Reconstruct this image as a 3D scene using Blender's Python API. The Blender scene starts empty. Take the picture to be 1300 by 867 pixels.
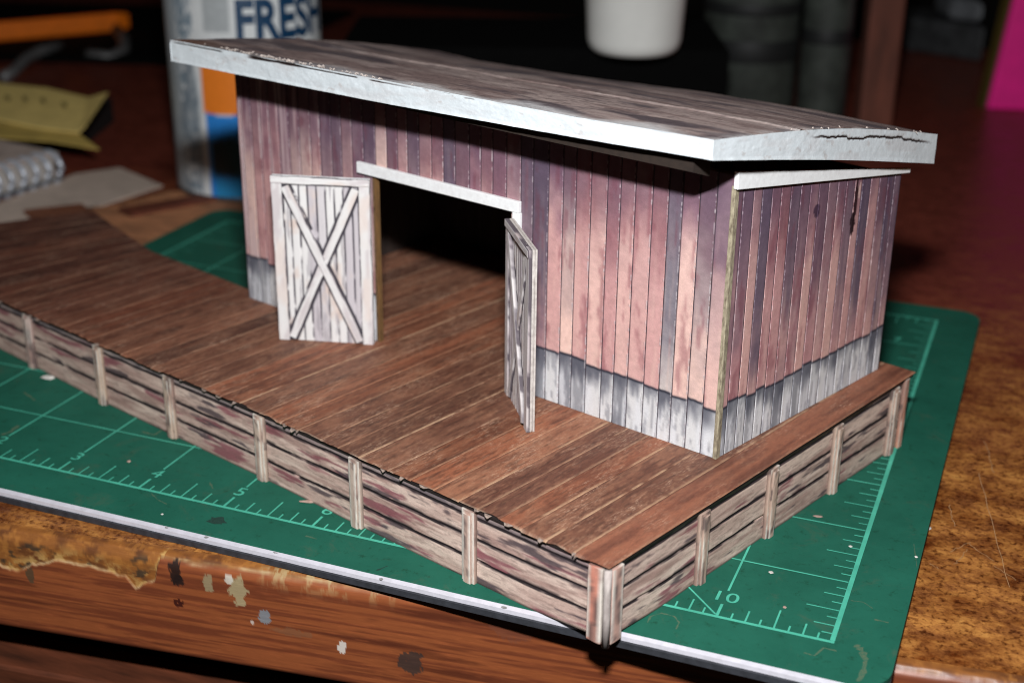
import bpy, bmesh, math, random
import numpy as np
from mathutils import Vector, Matrix
random.seed(7)
rng = np.random.default_rng(11)
scn = bpy.context.scene
# one Blender unit is one inch
scn.unit_settings.system = 'IMPERIAL'
scn.unit_settings.scale_length = 0.0254

# ------------------------------------------------------------------ camera
CAM = Vector((12.1313, -10.3114, 6.8666))
RX = Vector((0.92859257, 0.37096881, 0.00989856))
RY = Vector((0.15054249, -0.35218297, -0.92374462))     # image down
RZ = Vector((-0.33919433, 0.85927254, -0.38288106))     # forward
cd = bpy.data.cameras.new('camera'); cam = bpy.data.objects.new('camera', cd)
scn.collection.objects.link(cam); scn.camera = cam
mw = Matrix.Identity(4)
for i in range(3):
    mw[i][0] = RX[i]; mw[i][1] = -RY[i]; mw[i][2] = -RZ[i]; mw[i][3] = CAM[i]
cam.matrix_world = mw
cd.sensor_width = 36; cd.lens = 36*1781.47/1300
cd.clip_start = 0.5; cd.clip_end = 400
cd.dof.use_dof = True; cd.dof.focus_distance = 12.9; cd.dof.aperture_fstop = 0.31; cd.dof.aperture_blades = 6

# ------------------------------------------------------------------ world + flash
w = bpy.data.worlds.new('World'); scn.world = w; w.use_nodes = True
w.node_tree.nodes['Background'].inputs[0].default_value = (1.0, 0.82, 0.68, 1)
w.node_tree.nodes['Background'].inputs[1].default_value = 0.012
fl = bpy.data.lights.new('camera_flash', 'AREA'); fl.shape = 'RECTANGLE'; fl.size = 1.1; fl.size_y = 0.5
fl.energy = 3300; fl.color = (0.98, 0.985, 1.0)
flo = bpy.data.objects.new('camera_flash', fl); scn.collection.objects.link(flo)
FP = CAM - RY*3.3 + RZ*0.3
flo.location = FP
flo.rotation_euler = (Vector((6.5, 3.0, 1.0)) - FP).to_track_quat('-Z', 'Y').to_euler()
flo.matrix_world = Matrix.Translation(FP) @ flo.rotation_euler.to_matrix().to_4x4()
scn.render.engine = 'CYCLES'; scn.cycles.filter_width = 1.05
scn.view_settings.view_transform = 'Standard'; scn.view_settings.look = 'None'
scn.view_settings.exposure = 0; scn.view_settings.gamma = 1

# ------------------------------------------------------------------ helpers
def s2l(c):
    c = np.asarray(c, float)/255.0
    return np.where(c <= 0.04045, c/12.92, ((np.clip(c, 0, 9)+0.055)/1.055)**2.4)
_G = np.random.default_rng(5).random((256, 256))
def vn(x, y, s=0):
    x = np.asarray(x, float)+s*17.31; y = np.asarray(y, float)+s*9.77
    xi = np.floor(x).astype(int); yi = np.floor(y).astype(int)
    fx = x-xi; fy = y-yi; fx = fx*fx*(3-2*fx); fy = fy*fy*(3-2*fy)
    g = lambda i, j: _G[i % 256, j % 256]
    return (g(xi, yi)*(1-fx)+g(xi+1, yi)*fx)*(1-fy)+(g(xi, yi+1)*(1-fx)+g(xi+1, yi+1)*fx)*fy
def fbm(x, y, s=0, o=4):
    r = 0; a = .5; t = 0
    for k in range(o):
        r = r+a*vn(x*2**k, y*2**k, s+k*3); t += a; a *= .55
    return r/t
def sm(e0, e1, x):
    t = np.clip((x-e0)/(e1-e0), 0, 1); return t*t*(3-2*t)
def mixc(c, d, m):
    m = np.asarray(m)[..., None]; return c*(1-m)+np.asarray(d, float)*m
ORG = Vector((9.24, -.79, 0))
U = Vector((-0.93750869, 0.34796187, 0)); V = Vector((0.34796187, 0.93750869, 0)); Z = Vector((0, 0, 1))
def L(a, b, z): return ORG+U*a+V*b+Z*z
def Ln(a, b, z):
    a, b, z = np.broadcast_arrays(a, b, z)
    return np.array(ORG)+a[..., None]*np.array(U)+b[..., None]*np.array(V)+z[..., None]*np.array(Z)
def ray(u, v): return (RX*(u-650)+RY*(v-433.5))/1781.47+RZ
def onz(u, v, z):
    d = ray(u, v); return CAM+d*((z-CAM.z)/d.z)

MATS = {}
def newmat(name):
    m = bpy.data.materials.new(name); m.use_nodes = True; MATS[name] = m
    nt = m.node_tree; b = nt.nodes['Principled BSDF']; return m, nt, b
def ramp(nt, stops):
    r = nt.nodes.new('ShaderNodeValToRGB'); e = r.color_ramp.elements
    while len(e) < len(stops): e.new(.5)
    for i, (p, c) in enumerate(stops): e[i].position = p; e[i].color = (*s2l(c), 1) if len(c) == 3 else c
    return r
def noise(nt, scale, detail=6, rough=.6, vec=None, stretch=None, rot=None, dist=0):
    n = nt.nodes.new('ShaderNodeTexNoise'); n.inputs['Scale'].default_value = scale
    n.inputs['Detail'].default_value = detail; n.inputs['Roughness'].default_value = rough
    n.inputs['Distortion'].default_value = dist
    g = nt.nodes.new('ShaderNodeNewGeometry'); src = g.outputs['Position']
    if stretch or rot:
        mp = nt.nodes.new('ShaderNodeMapping'); mp.vector_type = 'POINT'
        if rot: 
            v = nt.nodes.new('ShaderNodeMapping'); v.inputs['Rotation'].default_value = (0, 0, -rot)
            nt.links.new(src, v.inputs['Vector']); src = v.outputs[0]
        mp.inputs['Scale'].default_value = stretch or (1, 1, 1)
        nt.links.new(src, mp.inputs['Vector']); src = mp.outputs[0]
    nt.links.new(src, n.inputs['Vector']); return n.outputs['Fac']
def mulc(nt, a, b, f=1, mode='MULTIPLY'):
    m = nt.nodes.new('ShaderNodeMix'); m.data_type = 'RGBA'; m.blend_type = mode
    if hasattr(f, 'node'): nt.links.new(f, m.inputs['Factor'])
    else: m.inputs['Factor'].default_value = f
    nt.links.new(a, m.inputs[6]); nt.links.new(b, m.inputs[7]); return m.outputs[2]
def bump(nt, b, h, strength, dist):
    bp = nt.nodes.new('ShaderNodeBump'); bp.inputs['Strength'].default_value = strength
    bp.inputs['Distance'].default_value = dist
    nt.links.new(h, bp.inputs['Height']); nt.links.new(bp.outputs[0], b.inputs['Normal'])
def vcmat(name, rough=.75, ns=45, amt=.35, bs=.3, bd=.01, stretch=None, spec=.3, rot=None):
    m, nt, b = newmat(name)
    at = nt.nodes.new('ShaderNodeAttribute'); at.attribute_name = 'Col'
    n = noise(nt, ns, 6, .7, stretch=stretch, rot=rot)
    lo = int(255*(1-amt*1.3)**.45); r = ramp(nt, [(.3, (lo, lo, lo)), (.55, (232, 232, 232)), (.75, (255, 255, 255))])
    nt.links.new(n, r.inputs[0])
    nt.links.new(mulc(nt, at.outputs['Color'], r.outputs[0]), b.inputs['Base Color'])
    b.inputs['Roughness'].default_value = rough; b.inputs['Specular IOR Level'].default_value = spec
    bump(nt, b, n, bs, bd); return m
def plain(name, col, rough=.6, ns=20, amt=.25, bs=.2, bd=.01, stretch=None, spec=.4, metal=0, col2=None, rot=None):
    m, nt, b = newmat(name)
    n = noise(nt, ns, 6, .65, stretch=stretch, rot=rot)
    c = np.array(col, float); d = np.array(col2, float) if col2 else c*(1-amt)
    r = ramp(nt, [(.32, tuple(d)), (.68, tuple(c))]); nt.links.new(n, r.inputs[0])
    nt.links.new(r.outputs[0], b.inputs['Base Color'])
    b.inputs['Roughness'].default_value = rough; b.inputs['Specular IOR Level'].default_value = spec
    b.inputs['Metallic'].default_value = metal
    bump(nt, b, n, bs, bd); return m

def tag(o, label=None, cat=None, group=None, kind=None):
    if label: o['label'] = label
    if cat: o['category'] = cat
    if group: o['group'] = group
    if kind: o['kind'] = kind
    return o
def root(name, loc, label, cat, group=None):
    o = bpy.data.objects.new(name, None); scn.collection.objects.link(o)
    o.empty_display_size = .3; o.location = loc; return tag(o, label, cat, group)
ORIG = {}
def obj(name, verts, faces, mat, parent=None, cols=None, smooth=False, loc=None, mats=None, midx=None):
    """verts in world coordinates; the object's own origin is its parent's base (or loc)"""
    v = np.asarray(verts, float).reshape(-1, 3)
    base = np.array(ORIG.get(parent.as_pointer(), parent.location) if parent else (loc if loc is not None else v.mean(0)*[1, 1, 0]+[0, 0, v[:, 2].min()]))
    me = bpy.data.meshes.new(name); me.from_pydata((v-base).tolist(), [], [list(map(int, f)) for f in faces])
    for mm in (mats or [mat]): me.materials.append(mm)
    if midx is not None: me.polygons.foreach_set('material_index', midx)
    if cols is not None:
        c = np.ones((len(v), 4)); c[:, :3] = s2l(np.clip(np.asarray(cols).reshape(-1, 3), 0, 255))
        ca = me.color_attributes.new('Col', 'FLOAT_COLOR', 'POINT'); ca.data.foreach_set('color', c.ravel())
    if smooth: me.polygons.foreach_set('use_smooth', [True]*len(me.polygons))
    me.update()
    o = bpy.data.objects.new(name, me); scn.collection.objects.link(o)
    if parent: o.parent = parent; ORIG[o.as_pointer()] = base
    else: o.location = base
    return o
def gridf(ns, nt, off=0, keep=None):
    i, j = np.meshgrid(np.arange(ns-1), np.arange(nt-1), indexing='ij')
    k = i*nt+j+off; f = np.stack([k, k+nt, k+nt+1, k+1], -1)
    if keep is not None: f = f[keep]
    return f.reshape(-1, 4)
def fixn(o):
    bm = bmesh.new(); bm.from_mesh(o.data); bmesh.ops.recalc_face_normals(bm, faces=bm.faces); bm.to_mesh(o.data); bm.free(); return o
class MB:
    def __init__(s): s.v = []; s.f = []
    def add(s, v, f):
        k = len(s.v); s.v += [tuple(x) for x in v]; s.f += [[i+k for i in q] for q in f]; return s
    def hexa(s, p, bev=.006):           # p: 8 corners, bottom loop 0-3 then top loop 4-7
        bm = bmesh.new(); vs = [bm.verts.new(q) for q in p]
        for q in ((3, 2, 1, 0), (4, 5, 6, 7), (0, 1, 5, 4), (1, 2, 6, 5), (2, 3, 7, 6), (3, 0, 4, 7)): bm.faces.new([vs[i] for i in q])
        bmesh.ops.recalc_face_normals(bm, faces=bm.faces)
        if bev: bmesh.ops.bevel(bm, geom=bm.edges[:], offset=bev, segments=2, affect='EDGES', profile=.5)
        bm.verts.index_update(); s.add([v.co.copy() for v in bm.verts], [[v.index for v in f.verts] for f in bm.faces]); bm.free(); return s
    def box(s, o, x, y, z, bev=.006):   # corner + three edge vectors
        o, x, y, z = map(Vector, (o, x, y, z))
        return s.hexa([o, o+x, o+x+y, o+y, o+z, o+x+z, o+x+y+z, o+y+z], bev)
    def lbox(s, a0, a1, b0, b1, z0, z1, bev=.006):
        return s.box(L(a0, b0, z0), U*(a1-a0), V*(b1-b0), Z*(z1-z0), bev)
    def tube(s, pts, r, n=8, cyc=False):
        pts = [Vector(p) for p in pts]; k0 = len(s.v); m = len(pts)
        for i, p in enumerate(pts):
            t = (pts[(i+1) % m if cyc else min(i+1, m-1)]-pts[i-1 if (cyc or i) else 0]).normalized()
            a = t.cross(Z if abs(t.z) < .9 else Vector((1, 0, 0))).normalized(); c = t.cross(a)
            rr = r[i] if isinstance(r, (list, tuple)) else r
            for j in range(n): q = 2*math.pi*j/n; s.v.append(tuple(p+(a*math.cos(q)+c*math.sin(q))*rr))
        for i in range(m if cyc else m-1):
            for j in range(n): s.f.append([k0+i*n+j, k0+i*n+(j+1) % n, k0+((i+1) % m)*n+(j+1) % n, k0+((i+1) % m)*n+j])
        if not cyc: s.f.append([k0+j for j in range(n)][::-1]); s.f.append([k0+(m-1)*n+j for j in range(n)])
        return s
    def lathe(s, c, prof, n=48, sq=1.0, axx=Vector((1, 0, 0)), axy=Vector((0, 1, 0))):
        c = Vector(c); k0 = len(s.v)
        for r, z in prof:
            for j in range(n):
                q = 2*math.pi*j/n; s.v.append(tuple(c+axx*math.cos(q)*r+axy*math.sin(q)*r*sq+Z*z))
        for i in range(len(prof)-1):
            for j in range(n): s.f.append([k0+i*n+j, k0+i*n+(j+1) % n, k0+(i+1)*n+(j+1) % n, k0+(i+1)*n+j])
        return s
    def slab(s, poly, z0, z1):
        n = len(poly); k = len(s.v)
        s.v += [(p[0], p[1], z0) for p in poly]+[(p[0], p[1], z1) for p in poly]
        s.f += [[k+i for i in range(n)][::-1], [k+n+i for i in range(n)]]
        s.f += [[k+i, k+(i+1) % n, k+n+(i+1) % n, k+n+i] for i in range(n)]; return s
    def build(s, name, mat, parent=None, smooth=False, loc=None, fix=True):
        o = obj(name, s.v, s.f, mat, parent, smooth=smooth, loc=loc)
        return fixn(o) if fix else o

# ------------------------------------------------------------------ setting: dark room and the worn desk
M_wall = plain('dark_room', (26, 22, 20), .9, 2)
b = MB().box((-60, 62, -30), (120, 0, 0), (0, 1, 0), (0, 0, 70), 0)
tag(b.build('wall', M_wall), kind='structure')
b = MB().box((-60, -14, -31), (120, 0, 0), (0, 76, 0), (0, 0, 1), 0)
tag(b.build('floor', M_wall), kind='structure')

ZD = -.12
def ye(x): return -1.04+.131*(np.asarray(x, float)-3.12)
m, nt, bs = newmat('desk_varnish')
n1 = noise(nt, 1.1, 10, .75, stretch=(1, 1.7, 1)); n2 = noise(nt, 4.2, 10, .74, stretch=(.85, 1.25, 1), dist=.25); n3 = noise(nt, 18, 5, .6)
r1 = ramp(nt, [(.33, (112, 66, 38)), (.44, (148, 94, 50)), (.54, (182, 122, 62)), (.70, (206, 148, 78))]); nt.links.new(n2, r1.inputs[0])
r2 = ramp(nt, [(.36, (150, 116, 96)), (.58, (255, 255, 255))]); nt.links.new(n1, r2.inputs[0])
r3 = ramp(nt, [(.33, (150, 130, 120)), (.5, (255, 255, 255))]); nt.links.new(n3, r3.inputs[0])
c = mulc(nt, mulc(nt, r1.outputs[0], r2.outputs[0]), r3.outputs[0])
# unworn dark red varnish further back
g = nt.nodes.new('ShaderNodeNewGeometry'); sx = nt.nodes.new('ShaderNodeSeparateXYZ'); nt.links.new(g.outputs['Position'], sx.inputs[0])
n4 = noise(nt, .35, 6, .7); ma = nt.nodes.new('ShaderNodeMath'); ma.operation = 'MULTIPLY_ADD'; ma.inputs[1].default_value = 9.0
nt.links.new(n4, ma.inputs[0]); nt.links.new(sx.outputs['Y'], ma.inputs[2])
mr = nt.nodes.new('ShaderNodeMapRange'); mr.inputs['From Min'].default_value = 9.5; mr.inputs['From Max'].default_value = 15
nt.links.new(ma.outputs[0], mr.inputs['Value'])
r4 = ramp(nt, [(.35, (98, 46, 36)), (.7, (140, 70, 54))]); nt.links.new(n2, r4.inputs[0])
c = mulc(nt, c, r4.outputs[0], mr.outputs[0], 'MIX')
nt.links.new(c, bs.inputs['Base Color']); bs.inputs['Roughness'].default_value = .42
rr = ramp(nt, [(.3, (120, 120, 120)), (.7, (190, 190, 190))]); nt.links.new(n2, rr.inputs[0]); nt.links.new(rr.outputs[0], bs.inputs['Roughness'])
bs.inputs['Specular IOR Level'].default_value = .25
bump(nt, bs, n3, .25, .02)
M_desk = m
M_front = vcmat('desk_front_laminate', .42, 30, .2, .12, .01, stretch=(.12, 1, 1.4), spec=.45)
M_dark = plain('desk_recess', (20, 13, 10), .9, 4)
M_drawer = plain('drawer_laminate', (104, 56, 36), .5, 5, .45, stretch=(.15, 1, 1.5))

desk = root('desk', (6, 3, -29), 'worn brown wooden desk with chipped front edge under the green cutting mat', 'desk')
xs = np.array([-30., 34.])
poly = [(-30, float(ye(-30))+.1), (34, float(ye(34))+.1), (34, 29), (-30, 29)]
MB().slab(poly, -1.0, ZD).build('desktop', M_desk, desk)
# rounded front edge and apron: one graded sheet with chips, streaks and paint
X0, X1 = 1.2, 14.2; nx = 1150
x = np.linspace(X0, X1, nx)
prof = [(.1+.0, 0.0)]
arc = [(.1-.14*math.sin(q), -.14*(1-math.cos(q))) for q in np.linspace(.15, math.pi/2, 8)]
prof = [(.12, 0.001)]+arc+[(-.04, -.14-k) for k in np.linspace(.02, .92, 62)]+[(-.03, -1.10), (.05, -1.13), (.5, -1.13)]
prof = np.array(prof); arcl = np.r_[0, np.cumsum(np.hypot(*np.diff(prof, axis=0).T))]
XX, T = np.meshgrid(x, arcl, indexing='ij')
n_out = np.array([-.13, .99])
PX = XX; DY = np.broadcast_to(prof[:, 0], XX.shape); DZ = np.broadcast_to(prof[:, 1], XX.shape)
streak = fbm(XX*.9+fbm(XX*.4, T*3, 3)*1.2, T*30, 1); fine = fbm(XX*3, T*70, 4)
col = mixc(np.zeros(XX.shape+(3,))+np.array([152, 84, 48]), (120, 62, 38), sm(.42, .62, streak))
col = mixc(col, (66, 30, 20), .4*sm(.6, .74, fbm(XX*.7+1.3*fbm(XX*.5, T*2, 9), T*13, 7)))
col = mixc(col, (176, 96, 56), .35*sm(.55, .8, fine))
edge = .12+.12*fbm(XX*1.1, XX*0, 12)+.10*fbm(XX*5, XX*0, 13, 5)
depthL = np.interp(XX, [1.2, 2.8, 3.3, 3.45, 4.2, 4.45, 4.55, 4.76, 4.82, 14.5], [.5, .36, .42, .33, .25, .24, .36, .27, .02, .0])
lim = edge*.55+depthL*(.55+.75*fbm(XX*2.6, XX*0, 21, 5))
worn = sm(lim+.012, lim-.012, T)
wn = fbm(XX*5, T*8, 30, 5); wc = mixc(np.zeros_like(col)+np.array([150, 94, 46]), (112, 68, 38), sm(.42, .70, wn)); wc = mixc(wc, (186, 124, 60), .6*sm(.5, .7, fbm(XX*14, T*20, 31, 5))); wc = mixc(wc, (206, 166, 100), .85*sm(.42, .6, fbm(XX*9, T*12, 33, 5))*sm(lim-.20, lim-.03, T)*(XX < 4.85))
wc = mixc(wc, (60, 50, 42), .8*sm(.60, .70, fbm(XX*5, T*9, 35, 6))*sm(.1, .2, T))
col = mixc(col, wc, worn)
rimw = np.exp(-((T-lim)/.014)**2)*(XX < 9.0)*(.3+.7*sm(.35, .6, fbm(XX*6, T*0, 40))); col = mixc(col, (196, 170, 128), rimw*.85)
# scraped patches and paint drips below the edge
dr = sm(5.75, 5.95, XX)*sm(7.4, 6.9, XX)*sm(.50, .58, fbm(XX*11, T*3, 44, 6)+.10*sm(.16, .06, T))*sm(.34, .1, T)*sm(.03, .08, T)*sm(.34, .5, fbm(XX*30, T*16, 45)); col = mixc(col, (184, 160, 116), dr*.85)
def blot(cx, ct, rx, rt, c_, s, k=.9):
    global col
    d = ((XX-cx)/rx)**2+((T-ct)/rt)**2+2.6*(fbm(XX*14, T*14, s, 6)-.5)+1.2*(fbm(XX*50, T*20, s+1, 3)-.5); col = mixc(col, c_, k*sm(1.05, .85, d))
blot(3.42, .56, .05, .08, (92, 72, 52), 1); blot(4.98, .25, .06, .12, (40, 28, 26), 2); blot(5.01, .35, .05, .07, (40, 28, 26), 2); blot(5.32, .31, .055, .10, (160, 145, 112), 3); blot(5.62, .36, .095, .15, (176, 162, 124), 4); blot(5.52, .24, .05, .05, (220, 214, 200), 14)
blot(5.86, .60, .06, .07, (136, 144, 152), 5); blot(5.74, .68, .02, .025, (214, 200, 190), 15); blot(6.64, .80, .055, .065, (228, 224, 216), 6); blot(7.30, .84, .12, .13, (62, 52, 50), 7, .8); blot(6.15, .72, .22, .04, (130, 96, 72), 8, .45)
blot(5.0, .6, .06, .05, (60, 24, 20), 9); blot(8.25, .3, .2, .14, (116, 74, 62), 10, .35)
relief = -.018*worn*(T > .1)+.006*wn*worn
P = np.stack([PX, ye(PX)+DY+relief*-1*.0+(-relief*-1)*n_out[1]*-1, ZD+DZ], -1)
obj('front_rail', P, gridf(nx, len(prof)), M_front, desk, col, smooth=True)
for (xa, xb) in ((-30, X0), (X1, 34)):
    MB().box((xa, float(ye(xa))-.03, ZD-1.12), (xb-xa, .131*(xb-xa), 0), (0, .15, 0), (0, 0, 1.0), .02).build('front_rail', M_drawer, desk)
MB().box((-30, float(ye(-30))+1.1, -28), (64, .131*64, 0), (0, 22, 0), (0, 0, 26.75), 0).build('carcass', M_dark, desk)
dz = onz(0, 838, -1.9); MB().box((-30, float(ye(-30))+.05, -8), (64, .131*64, 0), (0, .6, 0), (0, 0, 6.2), .04).build('drawer_front', M_drawer, desk)
# fine scratches in the varnish
M_scr = plain('scratch_light', (190, 150, 110), .8)
for (u0, v0, u1, v1) in ((1243, 600, 1282, 745), (1205, 700, 1232, 688), (1212, 716, 1228, 697), (1230, 690, 1262, 712), (1262, 718, 1290, 736), (1205, 640, 1212, 668), (1180, 715, 1192, 722), (1250, 560, 1262, 600)):
    p = onz(u0, v0, ZD+.003); q = onz(u1, v1, ZD+.003); d = (q-p); nrm = Vector((-d.y, d.x, 0)).normalized()*.006
    N = 9; sc = MB(); ps = [p+d*(i/N)+nrm*random.uniform(-2, 2) for i in range(N+1)]
    for i in range(N):
        sc.add([ps[i]-nrm*.5, ps[i]+nrm*.5, ps[i+1]+nrm*.5, ps[i+1]-nrm*.5], [(0, 1, 2, 3)])
    sc.build('scratch', M_scr, desk, fix=False)


# ------------------------------------------------------------------ cutting mat
m, nt, bs = newmat('mat_green')
n1 = noise(nt, 1.1, 8, .7); n2 = noise(nt, 9, 8, .75); n3 = noise(nt, 60, 3, .6)
r1 = ramp(nt, [(.3, (28, 84, 68)), (.7, (36, 100, 82))]); nt.links.new(n1, r1.inputs[0])
r2 = ramp(nt, [(.40, (120, 112, 96)), (.335, (255, 255, 255))]); nt.links.new(n2, r2.inputs[0])
r2.color_ramp.elements[0].position = .30; r2.color_ramp.elements[0].color = (*s2l((206, 190, 176)), 1); r2.color_ramp.elements[1].position = .44; r2.color_ramp.elements[1].color = (1, 1, 1, 1)
c = mulc(nt, r1.outputs[0], r2.outputs[0])
n5 = noise(nt, 1.7, 10, .82, dist=.8); r5 = ramp(nt, [(.56, (0, 0, 0)), (.72, (220, 220, 220))]); nt.links.new(n5, r5.inputs[0])
sp = nt.nodes.new('ShaderNodeRGB'); sp.outputs[0].default_value = (*s2l((74, 92, 74)), 1)
c = mulc(nt, c, sp.outputs[0], r5.outputs[0], 'MIX')
nt.links.new(c, bs.inputs['Base Color']); bs.inputs['Roughness'].default_value = .65; bs.inputs['Specular IOR Level'].default_value = .12
bump(nt, bs, n3, .15, .004)
M_mat = m
M_teal = plain('mat_print', (84, 190, 162), .6, 3, .12, col2=(66, 160, 136))
n_ = None
M_white = plain('mat_edge_white', (206, 204, 212), .5, 12, .08, spec=.4)
M_black = plain('mat_backing', (58, 60, 66), .6, 12, .3)
mat = root('cutting_mat', (5.5, 4, ZD), 'green self healing cutting mat with printed inch rulers under the model', 'cutting mat')
def rrect(x0, y0, x1, y1, r, n=8):
    p = []
    for cx, cy, q0 in ((x1-r, y0+r, -90), (x1-r, y1-r, 0), (x0+r, y1-r, 90), (x0+r, y0+r, 180)):
        for k in range(n+1):
            q = math.radians(q0+90*k/n); p.append((cx+r*math.cos(q), cy+r*math.sin(q)))
    return p
MX0, MX1, MY0, MY1 = -.53, 11.535, -.53, 8.52
MB().slab(rrect(MX0, MY0-.075, MX1, MY1, .3), ZD+.004, -.058).build('backing', M_black, mat)
MB().slab(rrect(MX0, MY0, MX1, MY1, .3), -.05, 0).build('mat_surface', M_mat, mat)
cr = MB(); hw = []
for i in range(161):
    xx = MX0+.28+(MX1-.32-MX0-.28)*i/160; hw.append(xx)
for i in range(160):
    a, c2 = hw[i], hw[i+1]; j0 = .006*vn(a*5, 0, 3); j1 = .006*vn(c2*5, 0, 3)
    cr.add([(a, MY0+.002, -.004), (c2, MY0+.002, -.004), (c2, MY0-.046-j1, -.016), (a, MY0-.046-j0, -.016), (a, MY0-.048-j0, -.056), (c2, MY0-.048-j1, -.056)], [(0, 3, 2, 1), (3, 4, 5, 2)])
cr.build('white_edge', M_white, mat)  # white front lip; flash glint on the bevel is put into its colour
M_glue = plain('glue_grey', (150, 150, 148), .7)
for u, v in ((212, 669), (262, 682), (351, 701), (484, 735), (640, 771), (768, 803)):
    p = onz(u, v, -.01); s = .032
    nk = MB(); nk.add([p+Vector((random.uniform(.6, 1.1)*s*math.cos(q), -.0+random.uniform(.5, .9)*s*math.sin(q), .004)) for q in np.linspace(0, 5.4, 7)], [tuple(range(7))])
    nk.build('glue_fleck', M_glue, mat)
ln = MB()
def qline(p, q, wd, z=.0025):
    p = Vector((*p, z)); q = Vector((*q, z)); d = q-p; n = Vector((-d.y, d.x, 0)).normalized()*wd/2
    ln.add([p-n, q-n, q+n, p+n], [(0, 1, 2, 3)])
zl = [.0025]
qline((-.02, 0), (11.02, 0), .034); qline((11, .02), (11, 8.02), .042); qline((0, .02), (0, 8), .034); qline((.02, 8), (10.98, 8), .03)
for i in range(1, 11):
    if i == 0: continue
    qline((i, .018), (i, .21), .026); qline((i, .44), (i, 7.98), .02)
for j in range(1, 8): 
    for i in range(11): qline((i+.012, j), (i+.988 if i < 10 else 10.975, j), .018)
for k in range(1, 88):
    if k % 8: l = .31 if k % 4 == 0 else (.19 if k % 2 == 0 else .1); qline((k/8, .018), (k/8, l), .016)
for k in range(1, 64):
    if k % 8:
        l = .31 if k % 4 == 0 else (.2 if k % 2 == 0 else .11); qline((10.978, k/8), (11-l, k/8), .014); qline((.02, k/8), (l, k/8), .014)
for k in range(1, 88):
    if k % 8: l = .3 if k % 4 == 0 else (.19 if k % 2 == 0 else .1); qline((k/8, 7.98), (k/8, 8-l), .014)
qline((9.985, .03), (3.2, 6.815), .018, .0035)
ln.build('ruler_lines', M_teal, mat, fix=False)
def textmesh(s, size, align='CENTER', bold=0):
    cu = bpy.data.curves.new('txt', 'FONT'); cu.body = s; cu.size = size; cu.align_x = align; cu.align_y = 'CENTER'; cu.offset = bold; cu.resolution_u = 6
    o = bpy.data.objects.new('txt', cu); scn.collection.objects.link(o)
    dg = bpy.context.evaluated_depsgraph_get(); me = bpy.data.meshes.new_from_object(o.evaluated_get(dg))
    v = [x.co.copy() for x in me.vertices]; f = [list(p.vertices) for p in me.polygons]
    bpy.data.objects.remove(o); bpy.data.curves.remove(cu); bpy.data.meshes.remove(me); return v, f
def stain(pts, wd, mat_):
    mb = MB(); ps = [onz(u, v, .0012) for u, v in pts]; n = len(ps); L_, R_ = [], []
    fine_ = []
    for i in range(n-1):
        for k in range(5): fine_.append(ps[i].lerp(ps[i+1], k/5))
    fine_.append(ps[-1])
    for i, p in enumerate(fine_):
        d = (fine_[min(i+1, len(fine_)-1)]-fine_[max(i-1, 0)]); nn = Vector((-d.y, d.x, 0)).normalized(); h = wd*random.uniform(.25, 1.0)
        L_.append(p+nn*h); R_.append(p-nn*h*random.uniform(.3, 1))
    mb.v = [tuple(q) for q in L_+R_]; m_ = len(fine_); mb.f = [[i, i+1, m_+i+1, m_+i] for i in range(m_-1)]; mb.build('stain', mat_, mat, fix=False)
M_st = plain('stain_tan', (92, 102, 76), .8, 45, .3, col2=(36, 94, 76)); M_st2 = plain('stain_dark', (30, 66, 56), .8, 40, .3)
stain([(822, 790), (826, 782), (840, 778), (856, 782), (862, 790), (858, 798)], .012, M_st)
stain([(1086, 818), (1094, 826), (1098, 838), (1096, 852), (1088, 864)], .045, M_st)
stain([(1020, 828), (1034, 832), (1046, 822), (1062, 826)], .014, M_st)
mb_ = MB(); p_ = onz(276, 661, .0012); mb_.add([p_+Vector((random.uniform(.6, 1.1)*.11*math.cos(q), random.uniform(.5, 1.1)*.09*math.sin(q), 0)) for q in np.linspace(0, 6.0, 17)], [tuple(range(17))]); mb_.build('stain', M_st2, mat, fix=False)
stain([(192, 626), (200, 634), (212, 640)], .012, M_st); stain([(180, 548), (196, 552), (206, 546)], .03, M_st); stain([(2, 552), (14, 548), (24, 540)], .04, M_st)
stain([(388, 680), (402, 684)], .02, M_st); stain([(266, 612), (270, 620)], .02, M_st); stain([(478, 724), (492, 718)], .015, M_st2); stain([(1018, 761), (1040, 767)], .008, M_st2)
stain([(1080, 762), (1096, 764), (1108, 772)], .008, M_st); stain([(1110, 786), (1128, 790)], .02, M_st); stain([(1160, 690), (1164, 720)], .006, M_st)
stain([(130, 250+230), (150, 250+236)], .02, M_st); stain([(30, 498), (44, 508)], .03, M_st)
for i in range(1, 11):
    v, f = textmesh(str(i), .225, bold=.0005)
    o = obj('numeral', [(i+p.x*1.15, .325+p.y, .0035) for p in v], f, M_teal, mat)
for j in range(1, 8):
    v, f = textmesh(str(j), .2, bold=.003)
    if j > 5: obj('numeral', [(10.6+p.x, j+.11+p.y, .0035) for p in v], f, M_teal, mat)

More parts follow.
